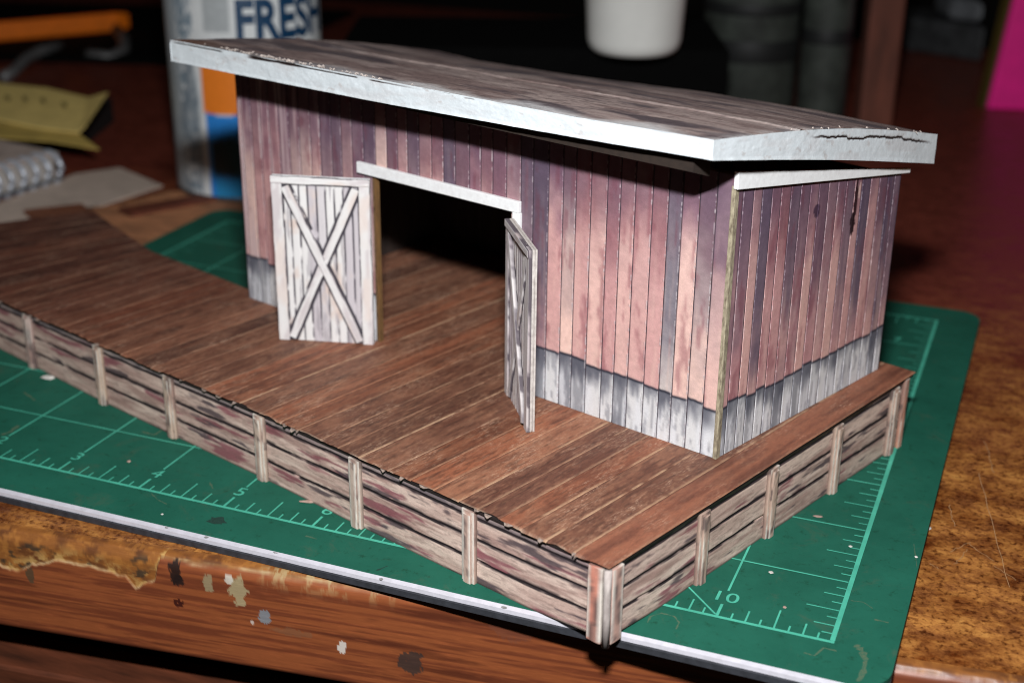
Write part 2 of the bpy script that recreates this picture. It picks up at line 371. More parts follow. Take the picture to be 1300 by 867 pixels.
# ------------------------------------------------------------------ loading platform
M_side = vcmat('weathered_board', .8, 90, .26, .35, .012, stretch=(.5, .5, 2))
M_post = vcmat('weathered_post', .8, 60, .18, .3, .01, stretch=(2, 2, .4))
M_deck = vcmat('deck_wood', .62, 55, .4, .35, .01, stretch=(2.6, .35, 1), rot=math.atan2(V.y, V.x)-math.pi/2, spec=.4)
def specks(m, col, rot):
    nt = m.node_tree; b = nt.nodes['Principled BSDF']; src = b.inputs['Base Color'].links[0].from_socket
    n = noise(nt, 26, 7, .8, stretch=(2.6, .5, 1), rot=rot); rp = ramp(nt, [(.52, (0, 0, 0)), (.64, (206, 206, 206))]); nt.links.new(n, rp.inputs[0])
    n2 = noise(nt, 1.6, 4, .6, stretch=(2.2, 1, 1), rot=rot); rp2 = ramp(nt, [(.47, (0, 0, 0)), (.62, (255, 255, 255))]); nt.links.new(n2, rp2.inputs[0])
    k = mulc(nt, rp.outputs[0], rp2.outputs[0]); cn = nt.nodes.new('ShaderNodeRGB'); cn.outputs[0].default_value = (*s2l(col), 1)
    nt.links.new(mulc(nt, src, cn.outputs[0], k, 'MIX'), b.inputs['Base Color'])
specks(M_deck, (216, 180, 152), math.atan2(V.y, V.x)-math.pi/2)
M_card = plain('raw_card', (128, 98, 68), .85, 30, .35, stretch=(1, 1, .5))
plat = root('loading_platform', L(6, 2, 0), 'long model loading platform with brown plank deck and grey weathered board sides', 'model platform')
def zf(a, b): return np.interp(a, [0, 4, 7.5, 9.3, 12.5], [.78, .782, .76, .715, .68])+.012*np.asarray(b)
def fb(a): return np.interp(a, [0, 1.5, 3, 4.4, 5.9, 7.2, 12.5], [0, -.035, -.07, -.09, -.14, -.18, -.19])   # the long side bows outwards
def bback(a): return np.interp(a, [7.0, 7.36, 9.52, 11.72, 13], [2.0, 2.0, 2.1, 2.53, 2.8])
AE = 12.1
def awarp(a, b):
    ae = 11.72+.39*(2.53-np.asarray(b)); return np.where(a > 9, 9+(a-9)*(ae-9)/(AE-9), a)
seams = [-.035, .33, .63, .91, 1.17, 1.41, 1.64, 1.95, 2.24, 2.52, 2.91, 3.2, 3.46, 3.78, 4.05, 4.36, 4.70, 4.98, 5.27, 5.6, 5.86, 6.15, 6.44, 6.7, 7.02, 7.33]
while seams[-1] < AE-.2: seams.append(seams[-1]+random.uniform(.24, .34))
seams[-1] = AE
brt = {.63: 1, .91: .9, 1.41: .6, 1.64: 1, 2.91: 1, 4.70: 1, .33: .8, 2.24: .5, 3.46: .6, 6.15: .5}
# columns: non uniform, tight at every seam
acol = []; bid = []; ed = []
for k in range(len(seams)-1):
    s0, s1 = seams[k], seams[k+1]
    t = np.r_[0, .007, .014, np.linspace(.03, (s1-s0)-.03, 13), (s1-s0)-.012, (s1-s0)-.006]
    acol += list(s0+t); bid += [k]*len(t); ed += list(np.minimum(t, (s1-s0)-t)*np.where(t < (s1-s0)/2, 1, -1))
acol.append(AE); bid.append(bid[-1]); ed.append(-1e-4)
acol = np.array(acol); bid = np.array(bid); ed = np.array(ed)
def deck_colors(A, B, K, E):
    K0 = K; K = (K+(K % 3 == 1))//1; kk = K*7.13
    g1 = fbm(A*16+kk, B*1.1+kk*3, 50); g2 = fbm(A*60+kk, B*5+kk, 51); g3 = fbm(A*7+kk, B*2.2-kk, 52); sp = fbm(A*60, B*16, 53, 5)
    r_ = _G[(K*13) % 256, 7]; r2_ = _G[(K*29) % 256, 91]
    base = mixc(np.zeros(A.shape+(3,))+np.array([170, 114, 86]), (118, 78, 62), np.clip(r_*1.1, 0, 1))
    base = mixc(base, (164, 92, 62), .5*sm(.55, .95, r2_)); base = base*(.86+.26*_G[(K0*31) % 256, 44])[..., None]
    c = mixc(base, (100, 60, 46), .5*sm(.44, .68, g1)); c = mixc(c, (182, 128, 98), .45*sm(.5, .75, g3)); c = mixc(c, (66, 42, 34), .45*sm(.5, .75, g2)); c = mixc(c, (190, 140, 108), .35*sm(.55, .72, fbm(A*80, B*7+kk, 58)))
    c = mixc(c, (206, 160, 128), .3*sm(.55, .66, sp)*sm(.44, .60, fbm(A*5+kk, B*1.6, 54)))
    c = mixc(c, (200, 178, 156), .85*sm(.028, -.002, B-fb(A)+.035)*sm(.35, .5, fbm(A*5, A*0, 59))*sm(5.5, 3.5, A))
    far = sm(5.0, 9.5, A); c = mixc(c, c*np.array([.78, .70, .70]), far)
    right = sm(.36, .30, A); c = mixc(c, mixc(np.zeros_like(c)+np.array([152, 98, 76]), (112, 68, 54), sm(.35, .65, g1)), right*.6)
    sb = np.interp(np.round(A-E*(E > 0), 2), sorted(brt), [brt[q] for q in sorted(brt)], left=.3, right=.3)
    key = np.array([brt.get(round(seams[k], 2), .25+.35*_G[k*5 % 256, 3]) for k in range(len(seams)-1)])[K0]
    pale = (np.abs(E) < .0150)*(E >= -1e-9); c = mixc(c, (206, 168, 134), .8*pale*key*sm(.25, .5, fbm(A*3+kk, B*4, 57)))
    dk = (np.abs(E) < .010)*(E < 0); c = mixc(c, (46, 28, 24), dk*.75)
    return c
def deck_patch(name, a0, a1, b0f, b1f, nb, zoff=0):
    mk = (acol >= a0-1e-6) & (acol <= a1+1e-6); a = acol[mk]
    A, T_ = np.meshgrid(a, np.linspace(0, 1, nb), indexing='ij')
    K = np.broadcast_to(bid[mk][:, None], A.shape); E = np.broadcast_to(ed[mk][:, None], A.shape)
    b0 = b0f(A)+(.012*(_G[(K*3) % 256, 11]-.5)+.02*(fbm(A*9, A*0, 61)-.5)+.02*sm(.62, .75, fbm(A*2.2, A*0, 63)))*(T_ < .5)
    B = b0*(1-T_)+b1f(A)*T_
    Zc = zf(A, B)+.004*(_G[(K*17) % 256, 5]-.5)-.006*(np.abs(E) < .004)+.003*fbm(A*20, B*5, 66)
    Zc = Zc-.018*(T_ <= 0)*sm(.5, .7, fbm(A*4, A*0, 67))
    return A, B, Zc, K, E
bA = lambda a: fb(a)-.035
parts = []
A, B, Zc, K, E = deck_patch('x', -.04, 7.021, bA, lambda a: np.full_like(a, 5.24), 200)
parts.append((A, B, Zc, K, E))
A2, B2, Z2, K2, E2 = deck_patch('x', 7.019, AE, bA, bback, 110)
parts.append((A2, B2, Z2, K2, E2))
vs = []; fs = []; cs = []; off = 0
for (A, B, Zc, K, E) in parts:
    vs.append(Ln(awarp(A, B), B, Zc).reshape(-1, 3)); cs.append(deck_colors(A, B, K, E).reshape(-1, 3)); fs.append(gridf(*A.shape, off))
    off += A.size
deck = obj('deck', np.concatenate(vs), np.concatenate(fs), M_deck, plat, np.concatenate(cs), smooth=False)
# card body of the deck: one thin slab under the printed planks
def strip_box(mb, A_, b0, b1, zt, th):
    n = len(A_)
    for i in range(n-1):
        p = []
        for (aa, bb) in ((A_[i], b0(A_[i])), (A_[i+1], b0(A_[i+1])), (A_[i+1], b1(A_[i+1])), (A_[i], b1(A_[i]))):
            p.append((aa, bb))
        lo = [L(float(awarp(q[0], q[1])), q[1], float(zf(*q))-zt-th) for q in p]; hi = [L(float(awarp(q[0], q[1])), q[1], float(zf(*q))-zt) for q in p]
        mb.hexa(lo+hi, 0)
sl = MB(); strip_box(sl, np.linspace(-.02, 7.0, 16), lambda a: float(fb(a))-.012, lambda a: 5.22, .014, .03); strip_box(sl, np.linspace(7.0, AE-.01, 10), lambda a: float(fb(a))-.012, lambda a: float(bback(a))-.01, .014, .03)
sl.build('deck_core', plain('deck_core_dark', (40, 30, 28), .9), deck, fix=False)
# weathered board sides
def side_colors(S, Tn, seed, rows):
    wob = .03*(fbm(S*1.3, S*0, seed)-.5)+.018*(fbm(S*5, S*0, seed+1)-.5)
    t = Tn+wob*(Tn < .95)
    row = np.zeros(S.shape, int); d = np.full(S.shape, 9.); below = np.zeros(S.shape)
    for i, r_ in enumerate(rows):
        row += (t > r_); wv = .022*(fbm(S*3, S*0, seed+5+i)-.5); dd = t-r_-wv
        d = np.where(np.abs(dd) < np.abs(d), dd, d)
    kk = row*5.7; pan = np.floor(S/1.46)
    g1 = fbm(S*1.3+kk, Tn*12+kk, seed+10, 3); g2 = fbm(S*1.7+kk+pan*3, Tn*9+kk, seed+11); g3 = fbm(S*9, Tn*60, seed+12); g4 = fbm(S*1.4+kk*2, Tn*7-kk, seed+13)
    c = np.zeros(S.shape+(3,))+np.array([220, 188, 174]); c = mixc(c, (244, 216, 200), sm(.40, .65, g4)); c = mixc(c, (176, 138, 128), .6*sm(.48, .70, g1))
    c = mixc(c, (140, 70, 82), .7*sm(.60, .72, g2)); c = mixc(c, (82, 70, 76), .8*sm(.63, .72, fbm(S*1.8+kk*3, Tn*9+kk, seed+14))); c = mixc(c, (140, 114, 106), .35*sm(.5, .72, g3))
    c = mixc(c, (238, 216, 200), .6*np.exp(-((d+.028)/.016)**2)*sm(.4, .6, fbm(S*3, Tn*4, seed+20)))  # specular highlight on upper board edges, painted in as pale lines
    c = mixc(c, (34, 26, 30), np.clip(sm(.030, .014, np.abs(d))*sm(.2, .36, fbm(S*2.2, Tn*3, seed+22)), 0, 1))
    c = mixc(c, (60, 50, 52), .75*sm(.05, .0, np.abs(d-.02))*sm(.5, .62, fbm(S*3.1, Tn*5, seed+25)))
    c = mixc(c, (150, 138, 142), .6*sm(.87, .90, Tn)); c = mixc(c, (26, 22, 24), sm(.957, .972, Tn)); c = mixc(c, (52, 46, 40), sm(.035, .0, Tn)*.7)  # shaded gap beneath the deck edge painted into the top strip
    return c, d
def side_panel(name, s0, s1, fn, seed, rows, n):
    S, Tn = np.meshgrid(np.linspace(s0, s1, n), np.linspace(0, 1, 74), indexing='ij')
    c, d = side_colors(S, Tn, seed, rows)
    disp = .008*fbm(S*4, Tn*12, seed+30)-.012*sm(.02, .006, np.abs(d))-.012*(Tn > .965)
    return obj(name, fn(S, Tn, disp), gridf(*S.shape), M_side, plat, c, smooth=True)
RW = [.30, .58, .86]
lift = lambda a: .05*sm(.9, 0, a)
side_panel('front_boards', -.0, 12.55, lambda S, T_, d: Ln(S, -d+.012+fb(S), lift(S)+(zf(S, fb(S))-.018-lift(S))*T_+.0), 100, RW, 1300)
side_panel('side_boards', 0, 5.14, lambda S, T_, d: Ln(-d+.012+0*S, S, lift(S)*.8+(zf(0, S)-.018-lift(S)*.8)*T_), 200, [.31, .60, .88], 560)
bk = MB(); bk.lbox(.05, 6.98, 5.10, 5.14, 0, .77, 0); bk.lbox(6.94, 6.98, 2.05, 5.1, 0, .74, 0)
for i in range(6): bk.lbox(6.98+i*.8, 6.98+i*.8+.8, float(bback(7.2+i*.8))-.08, float(bback(7.2+i*.8))-.04, 0, .64, 0)
bk.lbox(11.6, 11.64, .1, 2.4, 0, .62, 0)
bk.build('rear_boards', M_card, plat)
# posts, each built of two glued strips
def post_mesh(name, fr, wd, h0, h1, seed, tint=(0, 0, 0), two=True, parent=plat, th=.03):
    """fr(s, d, z) -> world; strip centred on s=0"""
    vs, fs, cs = [], [], []; off = 0
    layers = [(wd, 0, th)]+([(wd*.62, th, th*1.7)] if two else [])
    for (w_, d0, d1) in layers:
        nz = 26; prof_ = [(-w_/2, d0-.02), (-w_/2, d1*.9), (-w_/2+.008, d1), (-w_/6, d1+.003), (w_/6, d1+.003), (w_/2-.008, d1), (w_/2, d1*.9), (w_/2, d0-.02)]
        zz = np.linspace(h0, h1-(.0 if d0 == 0 else .03), nz)
        S_, Zz = np.meshgrid(range(len(prof_)), zz, indexing='ij')
        s_ = np.array([q[0] for q in prof_])[S_]; dd = np.array([q[1] for q in prof_])[S_]
        s_ = s_+.012*(fbm(Zz*5, Zz*0, seed)-.5); dd = dd+.006*(fbm(Zz*12+S_, s_*40, seed+1)-.5)
        g1 = fbm(s_*28, Zz*2.4, seed+2); g2 = fbm(s_*40, Zz*6, seed+3)
        c = np.zeros(S_.shape+(3,))+np.array([218, 186, 170])+np.array(tint); c = mixc(c, (166, 134, 124), .7*sm(.45, .65, g1)); c = mixc(c, (92, 78, 76), .7*sm(.56, .7, g2))
        c = mixc(c, (246, 238, 226), .95*((S_ == 6) | (S_ == 5) | (S_ == 2))*sm(.3, .55, fbm(Zz*4, Zz*0, seed+5)))  # lit edge lines painted pale into the strip colour
        c = mixc(c, (70, 56, 50), .9*((S_ == 0) | (S_ == 7)))
        pts = fr(s_, dd, Zz); vs.append(pts.reshape(-1, 3)); cs.append(c.reshape(-1, 3)); fs.append(gridf(*S_.shape, off))
        k = off; n8 = len(prof_); fs_cap = [[k+i*nz+nz-1 for i in range(n8)], [k+i*nz for i in range(n8)][::-1]]
        fs.append(fs_cap); off += S_.size
    F = []
    for q in fs: F += [list(map(int, z_)) for z_ in q]
    return obj(name, np.concatenate(vs), F, M_post, parent, np.concatenate(cs))
for i, a in enumerate([1.53, 3.0, 4.42, 5.91, 7.2, 8.71, 10.15, 11.6]):
    post_mesh('post', lambda s_, d_, z_, a=a: Ln(a+s_, -d_+float(fb(a)), z_), .155, -.0+float(lift(a)), float(zf(a, fb(a)))-.05, 300+i*7, tint=((i*37) % 18-8, (i*23) % 12-8, (i*11) % 14-8))
for i, bb in enumerate([1.36, 2.49, 3.69, 4.86]):
    post_mesh('post', lambda s_, d_, z_, bb=bb: Ln(-d_+0*s_, bb+s_, z_), .15, 0.0, float(zf(0, bb))-.07, 400+i*7, tint=(-8, -6, -8))
post_mesh('post', lambda s_, d_, z_: Ln(-d_+0*s_, 5.09+s_, z_), .09, 0.0, float(zf(0, 5.1))-.04, 440, tint=(10, -20, -30), two=False)
cp = post_mesh('corner_post', lambda s_, d_, z_: Ln(.095-s_, -d_+0*s_, z_), .15, .03, .745, 460, tint=(10, -34, -40), two=False, th=.05)
post_mesh('corner_post', lambda s_, d_, z_: Ln(-d_+0*s_, .085+s_, z_), .15, .03, .745, 467, tint=(0, -10, -10), two=False, th=.05)
tb = MB(); tb.tube([L(-.022, -.022, .012), L(-.024, -.024, .3), L(-.02, -.022, .55), L(-.022, -.022, .752)], [.036, .032, .034, .034], 10)
tb.build('corner_bead', plain('bead_white', (196, 186, 180), .85, 14, .3, stretch=(1, 1, .3), col2=(140, 128, 124), spec=.15), cp, smooth=True)
# torn scraps along the deck lip
tr = MB()
for i in range(24):
    a = random.uniform(.1, 9.5); z0 = float(zf(a, 0)); w_ = random.uniform(.02, .07); d_ = random.uniform(.03, .06)
    z0 = float(zf(a, fb(a))); q_ = float(fb(a)); p = [L(a-w_, q_-.02, z0-.004), L(a+w_, q_-.02, z0-.006), L(a+w_*.6, q_-d_, z0-.012-random.random()*.02), L(a-w_*.3, q_-d_-.01, z0-.01-random.random()*.03)]
    tr.add(p, [(0, 1, 2, 3)])
tag(tr.build('torn_edge', plain('torn_paper', (170, 152, 140), .85, 30, .5, col2=(104, 88, 80)), deck, fix=False), kind='stuff')

# ------------------------------------------------------------------ freight shed
shed = root('freight_shed', L(3.7, 3.5, .8), 'model freight shed with faded red board walls, grey base band and white edged slanting roof', 'model building')
M_sid = vcmat('painted_siding', .8, 150, .26, .3, .006, spec=.2)
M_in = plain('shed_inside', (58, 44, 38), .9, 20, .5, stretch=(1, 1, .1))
FRa, FRb, FLa, FLb = .42, 2.15, 7.03, 1.83
WL = 6.62
def fw(s, d, z):  # front wall: s from right corner to left, d outwards
    s, d, z = np.broadcast_arrays(s, d, z); return Ln(FRa+s*(FLa-FRa)/WL, FRb+s*(FLb-FRb)/WL-d, z)
SW = math.hypot(2.9, .11)
def sw(s, d, z):
    s, d, z = np.broadcast_arrays(s, d, z); return Ln(.42-.11*s/SW-d, 2.15+s*2.9/SW, z)
def hexw(mb, f, s0, s1, d0, d1, zb0, zb1, zt0, zt1, bev=.003):
    p = [Vector(f(s, d, z)) for (s, d, z) in ((s0, d0, zb0), (s1, d0, zb1), (s1, d1, zb1), (s0, d1, zb0), (s0, d0, zt0), (s1, d0, zt1), (s1, d1, zt1), (s0, d1, zt0))]
    mb.hexa(p, bev)
TH = .06
d0s, d1s = 2.52, 4.42       # door opening along s
wb = lambda s: float(zf(FRa+s, 2.15))+.004
fwm = MB()
hexw(fwm, fw, .0, d0s, -TH, -.004, wb(0), wb(d0s), 3.56, 3.56); hexw(fwm, fw, d1s, WL, -TH, -.004, wb(d1s), wb(WL), 3.56, 3.58)
hexw(fwm, fw, d0s, d1s, -TH, -.004, 2.725, 2.725, 3.56, 3.56)
front = fwm.build('front_wall', M_card, shed)
inn = MB()
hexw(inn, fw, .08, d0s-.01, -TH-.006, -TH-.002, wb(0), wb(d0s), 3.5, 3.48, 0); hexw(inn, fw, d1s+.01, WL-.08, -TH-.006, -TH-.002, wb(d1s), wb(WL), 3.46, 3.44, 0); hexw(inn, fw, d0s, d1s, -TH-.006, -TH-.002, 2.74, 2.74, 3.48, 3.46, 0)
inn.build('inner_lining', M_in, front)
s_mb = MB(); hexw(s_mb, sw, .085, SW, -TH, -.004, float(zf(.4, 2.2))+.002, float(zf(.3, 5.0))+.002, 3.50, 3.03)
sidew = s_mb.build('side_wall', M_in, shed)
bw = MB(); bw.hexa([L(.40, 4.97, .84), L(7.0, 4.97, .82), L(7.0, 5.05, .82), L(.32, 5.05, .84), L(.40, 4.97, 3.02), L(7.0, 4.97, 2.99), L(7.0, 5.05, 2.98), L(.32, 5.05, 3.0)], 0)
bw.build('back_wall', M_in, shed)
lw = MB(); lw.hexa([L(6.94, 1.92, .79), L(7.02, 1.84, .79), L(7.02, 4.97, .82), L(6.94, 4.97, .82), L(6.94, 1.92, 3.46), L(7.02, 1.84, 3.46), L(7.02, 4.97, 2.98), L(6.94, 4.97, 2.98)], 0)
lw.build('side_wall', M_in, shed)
# battens inside, faintly visible through the door
ib = MB()
for i in range(32): ib.lbox(.5+i*.2, .515+i*.2, 4.945, 4.97, .85, 2.9, 0)
ib.build('board_joint', plain('joint_grey', (70, 58, 54), .9), shed.children[2] if False else bpy.data.objects['back_wall'])

def siding(name, f, length, bw_, seed, zb, zt, pal, parent, hole=None, band=1.31, rsl=None):
    r = np.random.default_rng(seed); edges = [0.]
    while edges[-1] < length-bw_*1.3: edges.append(edges[-1]+bw_*r.uniform(.86, 1.14))
    edges.append(length); nb = len(edges)-1
    sc_, id_, e_ = [], [], []
    for k in range(nb):
        w_ = edges[k+1]-edges[k]; t = np.r_[0, .006, .013, np.linspace(.024, w_-.022, 6), w_-.012, w_-.006]
        sc_ += list(edges[k]+t); id_ += [k]*len(t); e_ += list(np.where(t < w_/2, t, t-w_))
    sc_.append(length); id_.append(nb-1); e_.append(-1e-5)
    sc_ = np.array(sc_); id_ = np.array(id_); e_ = np.array(e_)
    S, T_ = np.meshgrid(sc_, np.linspace(0, 1, 250), indexing='ij'); K = np.broadcast_to(id_[:, None], S.shape); E_ = np.broadcast_to(e_[:, None], S.shape)
    Zz = zb(S)*(1-T_)+zt(S)*T_
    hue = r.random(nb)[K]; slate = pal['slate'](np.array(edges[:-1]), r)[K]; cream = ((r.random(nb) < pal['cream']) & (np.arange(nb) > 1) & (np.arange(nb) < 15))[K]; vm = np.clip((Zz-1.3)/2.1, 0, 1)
    kk = K*3.7
    lowc = mixc(np.zeros(S.shape+(3,))+np.array(pal['salmon']), pal['rose'], hue); lowc = np.where(cream[..., None], np.array(pal['creamc']), lowc)
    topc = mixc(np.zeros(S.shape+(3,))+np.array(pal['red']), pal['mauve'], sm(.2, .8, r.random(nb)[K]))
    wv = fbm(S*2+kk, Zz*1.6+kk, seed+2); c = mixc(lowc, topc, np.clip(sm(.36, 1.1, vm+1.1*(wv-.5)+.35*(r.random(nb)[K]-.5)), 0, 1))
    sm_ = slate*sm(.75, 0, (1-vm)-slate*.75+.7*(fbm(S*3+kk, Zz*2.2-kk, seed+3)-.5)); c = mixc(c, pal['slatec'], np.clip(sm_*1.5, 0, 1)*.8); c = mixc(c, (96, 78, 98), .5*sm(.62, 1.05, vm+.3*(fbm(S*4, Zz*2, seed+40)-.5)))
    c = c*(.93+.14*fbm(S*30, Zz*26, seed+41, 3))[..., None]
    c = mixc(c, (240, 205, 190), .4*sm(.55, .75, fbm(S*26+kk, Zz*1.3, seed+4))*(1-vm)); c = mixc(c, (120, 60, 72), .35*sm(.58, .75, fbm(S*12+kk, Zz*2.5, seed+5)))
    c = mixc(c, pal.get('pale', (226, 190, 186)), pal.get('paleamt', lambda s: 0*s)(S)*sm(.5, .62, fbm(S*12, Zz*.5, seed+6)))
    # grey base band, its top line stepping from board to board
    bt = band+(np.interp(S, [0, 2.1, 6.6], [0, .06, .02]) if length > 5 else .02)+(r.random(nb)[K]-.5)*.055+.02*(fbm(S*12, S*0, seed+7)-.5)
    bd = sm(.008, -.008, Zz-bt); dep = np.clip((bt-Zz)/.55, 0, 1)
    gs = r.random(nb)[K]; gc = mixc(np.zeros_like(c)+np.array([232, 232, 232]), (134, 136, 144), np.clip(sm(.45, 1.0, gs), 0, .8))
    gc = mixc(gc, (88, 90, 102), .85*sm(.50, .06, dep+.55*(fbm(S*24+kk, Zz*3, seed+8, 5)-.45)+.5*(r.random(nb)[K]-.5))*sm(.3, .75, fbm(S*5+kk, Zz*1.5, seed+9)+.25*(1-dep)))
    gc = mixc(gc, (240, 242, 246), .75*sm(.45, .65, fbm(S*22+kk, Zz*2.2, seed+10))*sm(.15, .5, dep)); gc = mixc(gc, (120, 120, 130), .45*sm(.52, .68, fbm(S*34+kk, Zz*5, seed+15, 5)))
    c = mixc(c, gc, bd); c = mixc(c, (40, 42, 54), .95*np.exp(-((Zz-bt+.004)/.013)**2)*sm(.15, .3, fbm(S*8, S*0, seed+11)))
    # scored board joints: dark cut with a broken pale lip
    jag = fbm(S*3+kk, Zz*34, seed+12, 4); lip = (E_ >= 0)*(E_ < .0095)*sm(.46, .60, jag); cut = ((E_ < 0)*(E_ > -.0165))
    c = mixc(c, (58, 50, 60), cut*(.7+.3*sm(.4, .6, fbm(S, Zz*8, seed+13)))); c = mixc(c, (206, 196, 198), lip*(.2+.5*pal.get('lip', 1)*vn(K*1.7, Zz*5, 4)))
    d = .004-.012*(np.abs(E_) < .004)+.006*lip*vn(S*9, Zz*40, 5)+.003*fbm(S*12, Zz*5, seed+14)
    if pal.get('spots'): c = pal['spots'](S, Zz, c)
    keep = None
    if hole is not None:
        sc2 = (sc_[:-1]+sc_[1:])/2; zc = (Zz[:-1, :-1]+Zz[1:, 1:])/2; keep = ~((sc2[:, None] > hole[0]) & (sc2[:, None] < hole[1]) & (zc < hole[2]))
    return obj(name, f(S, d, Zz), gridf(*S.shape, 0, keep), M_sid, parent, c)
def slF(e, r):
    x_ = r.random(len(e)); return np.where(x_ < .6, .30+.5*x_/.6, .08)*np.interp(e, [0, 3.3, 4.3, 5.4, 7], [1, 1, .75, .35, .1])
siding('siding', fw, WL, .168, 21, lambda s: zf(FRa+s, 2.15)+.002, lambda s: 3.555+.003*s,
       dict(slate=slF, cream=.24, salmon=(250, 212, 198), rose=(208, 154, 154), creamc=(252, 238, 228), red=(172, 118, 120), mauve=(140, 98, 114), slatec=(84, 80, 98),
            pale=(222, 196, 196), paleamt=lambda s: .75*sm(4.6, 6.2, s)), front, hole=(d0s, d1s+.02, 2.75))
def spotS(S, Zz, c):
    for (s0, z0, rs, rz, cc, k) in ((2.05, 2.9, .03, .22, (40, 16, 22), .9), (2.03, 2.68, .045, .12, (30, 12, 18), .95), (1.35, 2.95, .05, .07, (60, 40, 60), .8), (2.1, 3.0, .012, .12, (225, 190, 180), .9)):
        c = mixc(c, cc, k*sm(1.15, .8, ((S-s0)/rs)**2+((Zz-z0)/rz)**2+1.2*(fbm(S*40, Zz*20, 9)-.5)))
    return c
siding('siding', sw, SW, .148, 34, lambda s: zf(.4, 2.2+s)+.002, lambda s: 3.46-.155*s,
       dict(slate=lambda e, r: np.where(r.random(len(e)) < .55, .30+.4*r.random(len(e)), .1), cream=.0, salmon=(222, 174, 166), rose=(194, 142, 144), creamc=(220, 180, 170), red=(156, 100, 104), mauve=(128, 88, 104), slatec=(86, 76, 96), spots=spotS, lip=.45), sidew)
# card end-grain strip at the near corner
cs_ = MB(); hexw(cs_, fw, -.012, .03, -.05, .014, .80, .80, 3.46, 3.46, .006)
cs_.build('corner_strip', plain('card_edge_olive', (178, 168, 142), .85, 40, .4, stretch=(1, 1, .3), col2=(104, 92, 76)), shed)
M_trimg = plain('trim_greyed', (206, 200, 194), .7, 18, .12, col2=(170, 162, 156))
M_trim = plain('trim_white', (240, 242, 242), .6, 18, .12, bs=.12, bd=.006, col2=(224, 224, 224))
tm = MB()
p = [sw(-.03, .0, 3.44), sw(SW+.1, .0, 3.005), sw(SW+.1, .045, 3.005), sw(-.03, .045, 3.44), sw(-.03, .0, 3.60), sw(SW+.1, .0, 3.055), sw(SW+.1, .045, 3.055), sw(-.03, .045, 3.60)]
tm.hexa([Vector(q) for q in p], .006)
tm.build('rake_trim', M_trim, shed)
# lintel and door jamb strip
lt = MB(); hexw(lt, fw, 2.38, 4.63, .006, .055, 2.735, 2.735, 2.85, 2.855, .006); hexw(lt, fw, 2.37, 2.46, .007, .052, 2.5, 2.5, 2.732, 2.732, .004)
lt.build('lintel', M_trim, shed)
jb = MB(); hexw(jb, fw, d1s-.02, d1s+.0, -.055, .004, .795, .795, 2.722, 2.722, .003)
jb.build('jamb', plain('jamb_brown', (126, 92, 52), .85, 20, .3, stretch=(1, 1, .2)), shed)

